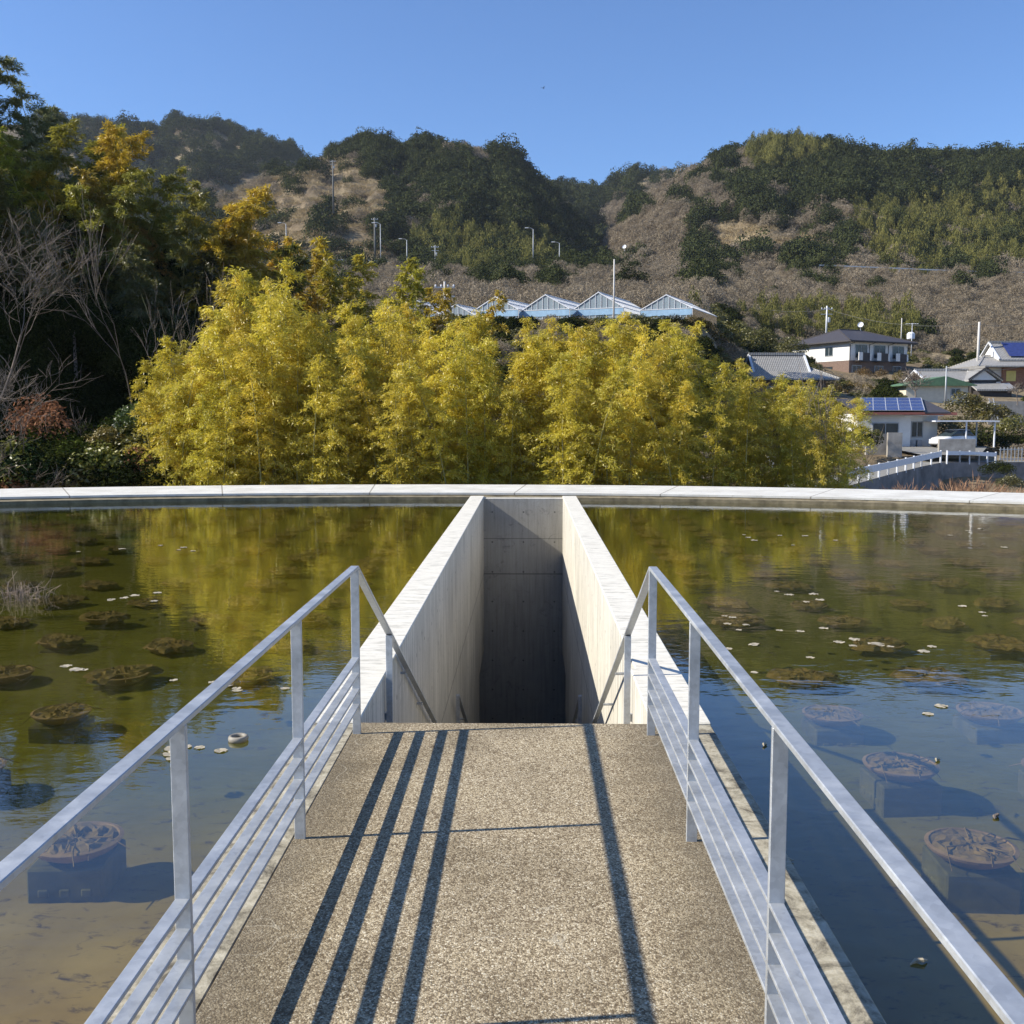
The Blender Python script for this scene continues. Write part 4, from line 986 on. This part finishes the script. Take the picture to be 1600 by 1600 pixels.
# ------------------------------------------------------------------ guardrails
def polyrail(pts, lb, h=.75, sp=2.0, nm='guardrail', panel=(.32, .36), mat='metalwhite', double=False):
    root = props(empty(nm, tuple(pts[0])), lb, 'guardrail'); o0 = Vector(pts[0]); P = [Vector(p) - o0 for p in pts]
    m = MB()
    for a, b in zip(P, P[1:]):
        m.bar(a + Vector((0, 0, h - panel[1] / 2)), b + Vector((0, 0, h - panel[1] / 2)), .06, panel[1])
        if double: m.bar(a + Vector((0, 0, h * .35)), b + Vector((0, 0, h * .35)), .05, .06)
    m.obj('rail', M[mat], root)
    for a, b in zip(P, P[1:]):
        L = (b - a).length; k = max(1, round(L / sp))
        for i in range(k + 1):
            q = a.lerp(b, i / k) + Vector((0, .06, 0)); MB().tube([q - Vector((0, 0, .2)), q + Vector((0, 0, h + .06))], .065, 6).obj('post', M[mat], root)
    return root
def line(pl, Yf, dz=0.0):
    return [tuple(at(px, py, Y)) for (px, py), Y in zip(pl, Yf)]
polyrail(line([(430, 412), (560, 412), (640, 416), (700, 419), (770, 420), (860, 422)], [252] * 6), 'long white guardrail of the hill road left of centre', 1.0, 6, panel=(.3, .22), mat='metalgrey')
polyrail(line([(1280, 420), (1360, 423), (1450, 427), (1530, 430), (1640, 432)], [250] * 5), 'white guardrail of the hill road above the right hand houses', 1.0, 6, panel=(.3, .3), mat='metalgrey')

# ------------------------------------------------------------------ lane with retaining wall at right
LANE = [(1296, 765, 55), (1330, 758, 58), (1388, 742, 66), (1440, 729, 74), (1474, 722, 78), (1560, 722, 80), (1700, 722, 82)]
LP = [at(a, b, c) for a, b, c in LANE]
m = MB(); 
for i, q in enumerate(LP): m.v += [(q[0], q[1], q[2]), (q[0] - (2.2 if i < 4 else .2), q[1] + (2.2 if i < 4 else 3.4), q[2] + .02)]
for i in range(len(LP) - 1): m.f.append((2 * i, 2 * i + 2, 2 * i + 3, 2 * i + 1))
props(m.obj('lane', M['asphalt']), 'narrow paved lane climbing towards the houses', kind='structure')
m = MB(); poly = []
for q in LP[1:]: m.v += [(q[0], q[1], q[2] - .02), (q[0], q[1], -5.2), (q[0], q[1] + .35, q[2] - .02), (q[0], q[1] + .35, -5.2)]
for i in range(len(LP) - 2):
    a, b = 4 * i, 4 * i + 4; m.f += [(a, a + 1, b + 1, b), (a + 2, b + 2, b + 3, a + 3), (a, b, b + 2, a + 2)]
props(m.obj('retaining_wall', M['retain']), 'shaded grey retaining wall below the lane at right', 'wall')
g1 = [tuple(q) for q in (at(1324, 756, 57.5), at(1388, 741, 66), at(1440, 728, 74), at(1470, 721, 77.5))]
polyrail(g1, 'white guardrail sloping up along the lane at right', .78, 2.6, panel=(.3, .42))
g2 = [tuple(at(a, b, c)) for a, b, c in ((1480, 721, 78), (1500, 721, 78.6), (1530, 722, 79.2), (1556, 723, 79.6))]
polyrail(g2, 'level white guardrail on the small bridge at right', .78, .95, panel=(.25, .3))
fr = props(empty('fence', tuple(at(1562, 722, 81))), 'grey picket fence beyond the small bridge at the right edge', 'fence'); m = MB(); pk = MB()
for i in range(16): pk.box(i * .28, i * .28 + .07, 0, .04, 0, 1.15)
pk.obj('pickets', M['metalgrey'], fr); m.box(-.05, 4.6, .045, .09, .95, 1.03); m.box(-.05, 4.6, .045, .09, .2, .28); m.obj('rails', M['metalgrey'], fr)

# ------------------------------------------------------------------ houses
def window(root, x0, x1, z0, z1, y=0, face='y', frame='metalgrey', mull=1):
    """a framed window on a wall whose face lies at y (face 'y', looking to -y) or at x (face 'x', looking to -x)"""
    def bx(mb, a, b, c, d, e, f): 
        return mb.box(a, b, c, d, e, f) if face == 'y' else mb.box(c, d, a, b, e, f)
    w_ = MB(); t_ = .07
    for a, b, e, f in ((x0, x1, z0, z0 + t_), (x0, x1, z1 - t_, z1), (x0, x0 + t_, z0 + t_, z1 - t_), (x1 - t_, x1, z0 + t_, z1 - t_)): bx(w_, a, b, y - .06, y + .02, e, f)
    for i in range(mull): xm = x0 + (x1 - x0) * (i + 1) / (mull + 1); bx(w_, xm - .03, xm + .03, y - .05, y + .02, z0 + t_, z1 - t_)
    wo_ = w_.obj('window', M[frame], root)
    bx(MB(), x0 + t_, x1 - t_, y - .02, y + .01, z0 + t_, z1 - t_).obj('pane', M['glassdark'], wo_)
def gable_roof(root, x0, x1, y0, y1, ze, zr, mat, th=.18, axis='x', verge='metalwhite', ridge=True, name='roof'):
    """ridge along axis; slab roof with thickness"""
    if axis == 'x': c = (y0 + y1) / 2; prof = [(y0, ze), (c, zr), (y1, ze), (y1, ze - th), (c, zr - th), (y0, ze - th)]; m = MB().prism(prof, 'x', x0, x1)
    else: c = (x0 + x1) / 2; prof = [(x0, ze), (c, zr), (x1, ze), (x1, ze - th), (c, zr - th), (x0, ze - th)]; m = MB().prism(prof, 'y', y0, y1)
    r = m.obj(name, M[mat], root)
    if ridge:
        q = MB()
        if axis == 'x': q.box(x0 - .03, x1 + .03, c - .16, c + .16, zr - .02, zr + .26)
        else: q.box(c - .16, c + .16, y0 - .03, y1 + .03, zr - .02, zr + .26)
        q.obj('ridge_cap', M[mat], r)
        v = MB()
        for e in ((x0, x1) if axis == 'x' else (y0, y1)):
            for s_ in (0, 1):
                if axis == 'x': a = (e, (y0, y1)[s_], ze + .05); b = (e, c, zr + .05)
                else: a = ((x0, x1)[s_], e, ze + .05); b = (c, e, zr + .05)
                v.bar(a, b, .22, .12)
        v.obj('verge', M[verge], r)
    return r
def hip_roof(root, x0, x1, y0, y1, ze, zr, inset, mat, name='roof', th=.16):
    c = (y0 + y1) / 2; v = [(x0, y0, ze), (x1, y0, ze), (x1, y1, ze), (x0, y1, ze), (x0 + inset, c, zr), (x1 - inset, c, zr)]
    v += [(x0, y0, ze - th), (x1, y0, ze - th), (x1, y1, ze - th), (x0, y1, ze - th)]
    m = MB().add(v, [(0, 1, 5, 4), (2, 3, 4, 5), (3, 0, 4), (1, 2, 5), (6, 7, 1, 0), (7, 8, 2, 1), (8, 9, 3, 2), (9, 6, 0, 3), (9, 8, 7, 6)])
    r = m.obj(name, M[mat], root); q = MB()
    q.bar((x0 + inset, c, zr + .04), (x1 - inset, c, zr + .04), .22, .14)
    for a, b in (((x0, y0, ze + .03), (x0 + inset, c, zr + .03)), ((x1, y0, ze + .03), (x1 - inset, c, zr + .03)), ((x0, y1, ze + .03), (x0 + inset, c, zr + .03)), ((x1, y1, ze + .03), (x1 - inset, c, zr + .03))): q.bar(a, b, .18, .1)
    q.obj('ridge_cap', M[mat], r); return r
# white house with the dark hipped roof: corner nearest the camera at px 1326
Yb = 138.0; K = at(1326, 590, Yb); ang = R(28)
hb = props(empty('house', (K[0], Yb, K[2] - .8), ang), 'two storey white house with a dark hipped roof and three balconies', 'house')
z1 = at(1326, 563, Yb)[2] - K[2] + .8; z2 = at(1326, 534, Yb)[2] - K[2] + .8; W_, D_2 = 10.6, 10.8
MB().box(0, W_, .0, D_2, 0, z1).obj('lower_wall', M['brownwall'], hb)
MB().box(-.05, W_ + .05, -.05, D_2 + .05, z1 + .002, z2).obj('upper_wall', M['white'], hb)
hip_roof(hb, -.9, W_ + 1.0, -1.0, D_2 + .9, z2 + .16, z2 + 2.1, 4.2, 'roofdark')
MB().box(-.9, W_ + 1.0, -1.08, -1.0, z2 - .02, z2 + .12).obj('gutter', M['darkwall'], hb)
for i, x0 in enumerate((.75, 4.1, 7.6)):
    window(hb, x0 + .2, x0 + 2.4, z1 + .35, z2 - .3, -.05, 'y', 'metalgrey', 1)
    b = MB().box(x0 - .1, x0 + 2.0, -1.05, -.06, z1 - .12, z1 + .0); bo = b.obj('balcony', M['darkwall'], hb)
    MB().box(x0 + .62, x0 + 1.9, -1.05, -.98, z1 + .002, z1 + 1.0).obj('parapet', M['darkwall'], bo)
    MB().box(x0 - .1, x0 + .6, -1.08, -.98, z1 + .002, z1 + 1.05).obj('parapet', M['white'], bo)
    MB().box(x0 + 1.92, x0 + 2.15, -1.08, -.98, z1 + .002, z1 + .95).obj('parapet', M['white'], bo)
    MB().box(x0 + 2.3, x0 + 2.9, -.45, -.06, z1 + .05, z1 + .5).obj('air_unit', M['metalgrey'], hb)
for x in (.0, 3.5, 7.0): MB().tube([(x + .02, -.12, z1), (x + .02, -.12, z2 - .3), (x + .4, -.9, z2 + .0)], .05, 5).obj('downpipe', M['darkwall'], hb)
window(hb, 2.9, 4.4, z1 + .7, z2 - .5, -.05, 'x', 'metalgrey', 1); window(hb, 3.0, 4.3, z1 - 1.5, z1 - .7, 0, 'x', 'darkwall', 0)
window(hb, .5, 2.2, .5, z1 - .6, 0, 'y', 'metalgrey', 1); window(hb, 4.6, 6.2, .5, z1 - .6, 0, 'y', 'metalgrey', 1); window(hb, 8, 9.6, .5, z1 - .6, 0, 'y', 'metalgrey', 1)
def dish(px, py, Y, lb, r=.4):
    q = at(px, py, Y); o = MB().lathe([(.02, 0), (r * .6, .06), (r, .18), (r * .98, .2), (r * .6, .09), (.02, .04)], n=16)
    root = props(empty('satellite_dish', (q[0], Y, q[2])), lb, 'dish'); d_ = o.obj('reflector', M['metalwhite'], root); d_.rotation_euler = (R(70), 0, R(-30)); MB().tube([(0, 0, -.8), (0, 0, 0)], .05, 6).obj('mount', M['metalgrey'], root)
dish(1345, 508, 146, 'small white satellite dish on top of the dark hipped roof')
dish(976, 386, 200, 'white dome shaped dish among the scrub above the greenhouses', .4)
tk = at(1423, 530, 150); t_ = MB().lathe([(.5, 0), (.55, .1), (.55, .8), (.3, 1.0)], n=16).obj('water_tank', M['metalwhite']); t_.location = tuple(tk); props(t_, 'white water tank at the right end of the dark hipped roof', 'tank')

# long grey tiled house half hidden by the grove
Yc = 104.0; K = at(1200, 592, Yc)
hc = props(empty('house', (K[0], Yc, K[2] - 3.0), R(3)), 'old low house with a wide pale grey tiled roof behind the right of the grove', 'house')
MB().box(-2.0, 6.2, .9, 7.0, 0, 2.85).obj('wall', M['brownwall'], hc)
window(hc, .2, 2.4, .8, 2.3, .9); window(hc, 3.4, 5.4, .8, 2.3, .9)
hip_roof(hc, -3.0, 7.3, 0, 8.2, 3.05, 4.6, 2.6, 'tile', 'lower_roof')
gable_roof(hc, -.9, 4.9, 2.0, 6.2, 3.7, 5.6, 'tile')
# grey tiled storehouse with white gable
Yd = 122.0; K = at(1541, 576, Yd)
hd = props(empty('storehouse', (K[0], Yd, K[2] - 5.2), R(0)), 'storehouse with grey tiled roof and small white gable above black boards', 'house')
MB().box(-1.45, 1.45, .5, 8, 0, 4.0).obj('wall', M['darkwall'], hd); MB().prism([(-1.5, 3.9), (1.5, 3.9), (0, 5.0)], 'y', .42, .5).obj('gable', M['white'], hd)
gable_roof(hd, -2.0, 2.0, 0, 8.6, 3.9, 5.3, 'tile', axis='y', verge='darkwall')
MB().box(-5.6, -1.5, 1.6, 8, 0, 3.6).obj('wing_wall', M['brownwall'], hd)
gable_roof(hd, -6.6, -.2, 1.0, 8.4, 3.8, 5.15, 'tile', axis='x', name='wing_roof')
r_ = MB().prism([(-1.9, 2.75), (.35, 3.55), (.35, 3.4), (-1.9, 2.55)], 'x', -1.8, 2.9); r_.obj('lower_roof', M['tile'], hd)
MB().box(-1.2, 2.5, -1.3, .45, 0, 2.6).obj('porch_wall', M['darkwall'], hd)
# green roofed shed
Ye = 108.0; K = at(1420, 622, Ye)
he_ = props(empty('shed', (K[0], Ye, K[2] - .6), R(0)), 'cream walled shed with a green roof', 'shed')
hw = at(1420, 603, Ye)[2] - K[2] + .6
MB().box(-.3, 6.1, 0, 4.6, 0, hw).obj('wall', M['cream'], he_)
MB().prism([(-.9, hw + .0), (-.9, hw + .08), (3.6, hw + 1.0), (6.8, hw + .08), (6.8, hw)], 'y', -.5, 5.0).obj('roof', M['roofgreen'], he_)
window(he_, 4.3, 5.3, .9, 1.6, 0)
# large house cut by the right edge
Yf = 132.0; K = at(1563, 598, Yf)
hf = props(empty('house', (K[0], Yf, K[2] - 1), R(0)), 'large tiled house with solar panels and a yellow panel, cut by the right edge', 'house')
MB().box(.3, 12, 0, 8, 0, 2.9).obj('wall', M['wood'], hf); MB().box(.7, 1.9, -.05, -.002, 1.2, 2.5).obj('yellow_panel', M['yellow'], hf); MB().box(-1.8, .3, .5, 6, 0, 2.9).obj('white_wall', M['white'], hf)
hip_roof(hf, -3.4, 13, -1.2, 9.4, 3.1, 4.6, 3.0, 'tile', 'lower_roof')
gable_roof(hf, .2, 12, 1.0, 7.4, 4.0, 6.3, 'tile'); MB().prism([(1.4, 3.9), (7.0, 3.9), (4.2, 5.9)], 'x', .42, .5).obj('gable', M['white'], hf)
sp_ = MB(); sp_.add([(1.6, 1.25, 4.42), (12, 1.25, 4.42), (12, 3.9, 6.32), (1.6, 3.9, 6.32)], [(0, 1, 2, 3)]); sp_.obj('solar_panels', M['solar'], hf)
window(hf, 3.0, 5.0, .9, 2.3, 0)

# low white house with solar roof, carport and car
Ya = 86.0; K = at(1422, 698, Ya); GZ = K[2]
ha = props(empty('house', (K[0], Ya, GZ), 0), 'low white house with solar panels on a sloping roof and red fascia', 'house')
MB().box(-4.4, 0, 0, 6, -.3, 2.72).obj('wall', M['white'], ha)
MB().box(0.003, 2.55, .9, 6, -.3, 2.6).obj('wing_wall', M['white'], ha)
MB().box(-4.8, .75, -.95, -.85, 2.66, 2.86).obj('fascia', M['redtrim'], ha); MB().box(.76, 3.6, -.45, -.35, 2.62, 2.84).obj('fascia', M['redtrim'], ha)
MB().prism([(-.85, 2.74), (-.85, 2.86), (5.4, 4.05), (6.6, 3.5), (6.6, 3.35), (5.4, 3.9)], 'x', -4.7, 2.9).obj('roof', M['roofdark'], ha)
sp_ = MB(); fr_ = MB(); nx, ny = 5, 4; x0, x1 = -4.5, .75
def sl_(u_, v_): return (x0 + (x1 - x0) * u_ + v_ * 1.9, -.9 + 5.9 * v_, 3.02 + 1.12 * v_)
for i in range(nx):
    for j in range(ny):
        e = .018; sp_.add([sl_((i + e) / nx, (j + e * 2) / ny), sl_((i + 1 - e) / nx, (j + e * 2) / ny), sl_((i + 1 - e) / nx, (j + 1 - e * 2) / ny), sl_((i + e) / nx, (j + 1 - e * 2) / ny)], [(0, 1, 2, 3)])
for i in range(nx + 1): fr_.bar(sl_(i / nx, 0), sl_(i / nx, 1), .05, .04)
for j in range(ny + 1): fr_.bar(sl_(0, j / ny), sl_(1, j / ny), .05, .04)
so_ = sp_.obj('solar_panels', M['solar'], ha); fr_.obj('panel_frame', M['solarframe'], so_)
window(ha, -3.2, -1.0, .1, 2.0, 0, 'y', 'metalgrey', 1); window(ha, .35, 1.35, .75, 2.1, .9, 'y', 'metalgrey', 1)
MB().prism([(-.2, 2.55), (.9, 2.6), (.9, 2.68), (-.2, 2.63)], 'x', -.6, 2.6).obj('awning', M['metalwhite'], ha)
for x in (-.35, .2): MB().box(x + .6, x + 1.0, .55, .88, -.02, .55).obj('air_unit', M['metalgrey'], ha)
cp = props(empty('carport', (K[0] + 2.0, Ya - 1.0, GZ), 0), 'flat carport roof on posts over the parked car', 'carport')
MB().box(-.6, 4.6, -.6, 3.4, 2.08, 2.18).obj('roof', M['metalwhite'], cp)
for x, y in ((2.0, -.4), (4.3, -.4), (4.3, 3.0)): MB().tube([(x, y, 0), (x, y, 2.08)], .07, 6).obj('post', M['metalwhite'], cp)
# car
def loftbody(sections):
    """sections: (x, halfwidth, zlow, zhigh, round)"""
    m = MB(); n = 10
    for x, hw_, zl, zh, tw_ in sections:
        for a, zz in ((-1, zl), (-1, zl + (zh - zl) * .45), (-.94, zl + (zh - zl) * .8), (-tw_, zh), (-tw_ * .5, zh + .01), (tw_ * .5, zh + .01), (tw_, zh), (.94, zl + (zh - zl) * .8), (1, zl + (zh - zl) * .45), (1, zl)): m.v.append((x, a * hw_, zz))
    for i in range(len(sections) - 1):
        for k in range(n): m.f.append((i * n + k, i * n + (k + 1) % n, (i + 1) * n + (k + 1) % n, (i + 1) * n + k))
    m.f += [tuple(range(n))[::-1], tuple(range((len(sections) - 1) * n, len(sections) * n))]; return m
cq = at(1488, 697, 85.2)
car = props(empty('parked_car', (cq[0], 85.2, GZ - .02), R(205)), 'silver white hatchback parked under the carport, nose to the left', 'car')
loftbody([(-1.95, .70, .35, .82, .8), (-1.85, .78, .25, .93, .85), (-1.2, .83, .22, .98, .85), (0, .84, .22, .96, .85), (.9, .83, .22, .92, .85), (1.6, .78, .24, .80, .85), (1.9, .68, .32, .66, .8)]).obj('body', M['carpaint'], car, True)
loftbody([(-1.6, .74, .93, 1.0, .9), (-1.25, .72, .93, 1.38, .82), (-.4, .72, .93, 1.45, .80), (.25, .72, .93, 1.40, .80), (1.0, .72, .90, .94, .9)]).obj('windows', M['glassdark'], car)
MB().prism([(-1.3, 1.385), (-.4, 1.46), (.28, 1.41), (.28, 1.44), (-.4, 1.50), (-1.3, 1.42)], 'y', -.56, .56).obj('roof', M['carpaint'], car)
for x in (-1.25, 1.2):
    for y in (-.8, .8):
        m = MB(); n = 18; m.prism([(x + .31 * math.cos(i * 2 * math.pi / n), .31 + .31 * math.sin(i * 2 * math.pi / n)) for i in range(n)], 'y', y - .1, y + .1); w_ = m.obj('wheel', M['tyre'], car)
        MB().prism([(x + .19 * math.cos(i * 2 * math.pi / n), .31 + .19 * math.sin(i * 2 * math.pi / n)) for i in range(n)], 'y', y - .11, y + .11).obj('rim', M['metalgrey'], w_)
for y in (-.55, .55): MB().box(1.72, 1.9, y - .16, y + .16, .55, .68).obj('headlight', M['lampglass'], car, bevel=.03)
MB().box(1.88, 1.93, -.26, .26, .36, .48).obj('number_plate', M['metalwhite'], car)
# block walls in front of the house
def bwall(px0, px1, pt, pb, Y, lb, th=.3):
    a = at(px0, pt, Y); b = at(px1, pb, Y); o = MB().box(0, b[0] - a[0], 0, th, -.6, a[2] - b[2]).obj('block_wall', M['blockwall']); o.location = (a[0], Y, b[2]); props(o, lb, 'wall')
bwall(1354, 1388, 678, 700, 81, 'stained block wall before the left end of the low white house'); bwall(1388, 1409, 676, 714, 80, 'taller block wall corner beside the driveway'); bwall(1468, 1524, 686, 704, 80.4, 'grey block wall in front of the parked car')
q = at(1415, 704, 82.5); m = MB().add([(-.4, -4, .35 * -1), (4.2, -3.8, -.42), (8, 3.5, .03), (-.6, 3.5, .03)], [(0, 1, 2, 3)]); o = m.obj('driveway', M['asphalt']); o.location = (q[0], 82.4, GZ - .01); props(o, 'pale driveway rising to the low white house', kind='structure')
bwall(1545, 1640, 627, 668, 100, 'dark blue grey retaining wall under the large house at the right edge')
ld = props(empty('ladder', tuple(at(1552, 655, 99)), 0), 'metal ladder leaning on the dark retaining wall at right', 'ladder')
m = MB(); m.bar((-.2, -.5, 0), (-.5, 0, 2.0), .06, .06); m.bar((.2, -.5, 0), (-.1, 0, 2.0), .06, .06); m.obj('rails', M['metalgrey'], ld); m = MB()
for i in range(6): t = (i + .5) / 6; m.bar((-.2 - .3 * t, -.5 + .5 * t, 2 * t), (.2 - .3 * t, -.5 + .5 * t, 2 * t), .04, .04)
m.obj('rungs', M['metalgrey'], ld)
# single bushes and trees round the houses
for px in range(690, 1100, 15):
    bush(px + random.uniform(-4, 4), (491 if px < 900 else 489) + random.uniform(-3, 5), 88 + random.uniform(-1, 1), random.uniform(.9, 1.4), random.choice([0, 1, 2, 3]), 'low bush in the hedge along the foot of the greenhouses', 'hedge along the greenhouses', random.choice([(1, 1, 1, 1), (1.2, .9, 1, 1)]))
for px, top, Y, r, k, c, lb in ((1510, 602, 95, 2.6, 3, (1, .9, 1, 1), 'big olive bush right of the solar roof'), (1545, 620, 94, 2.2, 3, (1, .9, 1, 1), 'olive bush below the storehouse'), (1500, 640, 92, 2.3, 3, (.8, .75, 1, 1), 'brown green bush beside the carport'), (1545, 660, 90, 2.4, 1, (1, 1, 1, 1), 'dark bush right of the carport'), (1585, 640, 88, 2.0, 3, (1.1, 1.1, 1, 1), 'round light green bush at the right edge'), (1590, 668, 87, 1.9, 1, (1, 1, 1, 1), 'dark bush under the round light one at the right edge'),
                                (1560, 715, 72, 1.15, 1, (1, 1, 1, 1), 'small evergreen bush at the right end of the retaining wall'), (1580, 738, 66, 1.0, 2, (.7, .7, 1, 1), 'low green bush at the bottom right behind the rim'), (1300, 592, 112, 1.6, 2, (1.6, 1.1, 1, 1), 'orange brown hedge bush left of the brown storey'), (1330, 594, 112, 1.8, 2, (1.6, 1.1, 1, 1), 'orange brown hedge bush under the corner of the white house'), (1355, 597, 112, 1.6, 2, (1.3, 1, 1, 1), 'olive hedge bush under the middle balcony'), (1385, 600, 113, 1.7, 1, (1, 1, 1, 1), 'dark hedge bush under the right balcony'), (1350, 573, 131, 1.2, 2, (1.6, 1.0, 1.3, 1), 'russet shrub before the left ground floor window of the white house'), (1378, 575, 131, 1.1, 2, (1.4, .9, 1.3, 1), 'reddish shrub before the middle ground floor window of the white house'), (1408, 577, 132, 1.2, 2, (1.1, .9, 1.2, 1), 'brown shrub before the right ground floor window of the white house'),
                                (1105, 500, 92, 1.6, 3, (.9, .7, 1.2, 1), 'brownish bush right of the last greenhouse'), (1140, 492, 100, 2.4, 3, (1, 1, 1, 1), 'large yellow green bush right of the greenhouses'), (1185, 505, 104, 2.2, 3, (1, 1, 1, 1), 'yellow green bush above the tiled roof'), (1235, 520, 110, 2.0, 3, (.9, .9, 1, 1), 'green bush left of the white house'), (1030, 496, 88, 1.5, 1, (1, 1, 1, 1), 'dark bush before the last greenhouse'), (1060, 500, 87, 1.4, 2, (.9, .9, 1, 1), 'green bush before the last greenhouse, right of the dark one'), (980, 496, 88, 1.3, 0, (1, 1, 1, 1), 'dark low bush under the largest greenhouse'),
                                (825, 432, 190, 4.2, 1, (1, 1, 1, 1), 'large dark round tree above the middle greenhouses'), (985, 410, 190, 4.0, 0, (1, 1, 1, 1), 'dark round tree right of the tall white pole top'), (1345, 660, 78, 1.8, 1, (1, 1, 1, 1), 'dark bush at the left end of the low white house'), (1370, 668, 79.5, .6, 3, (1, 1, 1, 1), 'small garden bush over the block wall')):
    bush(px, top, Y, r, k, lb, None, c)
tb = bare_tree(31, 4.6, 4, .10, up=.25, minr=.02, first=.3, nch=(3, 4), spread=.8)
X, Y, z = at(1432, 624, 96); plant('bare_tree', 'wide leafless tree in front of the green roofed shed', 'tree', None, (X, Y, z - .3), [('trunk', tb[0]), ('branches', tb[1])], 0, .95)
X, Y, z = at(1590, 625, 99); plant('bare_tree', 'small reddish leafless tree before the large house', 'tree', None, (X, Y, z - .3), [('trunk', tb[0]), ('branches', tb[1])], 2, .6)
tb2 = bare_tree(37, 6.0, 4, .05, up=.7, minr=.008, first=.75, nch=(2, 3), spread=.45)
X, Y, z = at(1262, 735, 31); plant('bare_tree', 'slender pale trunk rising through the right end of the grove', 'tree', None, (X, Y, -3.2), [('trunk', tb2[0]), ('branches', tb2[1])], 1, .62, (1, 1, 1, 1), (0, .08))
# withered grass and stems behind the rim at right
rr = upbrush(95, 170, 1.1, .7, .022, M['scrub'], 1.2)
random.seed(8)
for i, (px, Y) in enumerate([(1395, 52), (1420, 50), (1450, 49), (1485, 46), (1500, 44), (1515, 45), (1530, 43), (1545, 44), (1570, 46), (1590, 44)]):
    top = 752 - random.uniform(0, 8) - (10 if 1480 < px < 1550 else 0); X, _, zt = at(px, top, Y); o = link('withered_weeds', rr if i == 0 else rr); o.location = (X, Y, zt - 1.3); o.scale = (1.1, 1.1, 1.2); o.rotation_euler = (0, 0, px); o.color = (1.15, .85, .75, 1)
    props(o, 'russet withered weeds standing before the shaded retaining wall', 'weeds', 'withered weeds before the retaining wall')
# bird
b = MB(); b.tube([(-.16, 0, 0), (-.05, 0, .02), (.08, 0, .015), (.2, 0, 0)], [.01, .05, .05, .02], 6)
for s_ in (-1, 1): b.add([(.08, 0, .03), (-.06, 0, .03), (-.12, s_ * .35, .22), (.02, s_ * .30, .2), (-.16, s_ * .62, .12)], [(0, 1, 2, 3), (3, 2, 4)])
o = b.obj('bird', M['bird']); o.scale = (.4, .4, .4); q = at(849, 138, 70); o.location = tuple(q); o.rotation_euler = (0, 0, .6); props(o, 'tiny dark bird flying high in the clear sky', 'bird')

# ------------------------------------------------------------------ air
hz = MB().box(-2400, 2400, -2400, 2400, -7.6, 260); t = NT('air'); pv = t.n('VolumePrincipled'); pv.inputs['Color'].default_value = (.80, .88, 1, 1); pv.inputs['Density'].default_value = .0001; pv.inputs['Anisotropy'].default_value = .2
t.l(pv.outputs[0], t.out.inputs['Volume']); props(hz.obj('haze', t.m), 'thin blue air haze over the valley', kind='stuff')
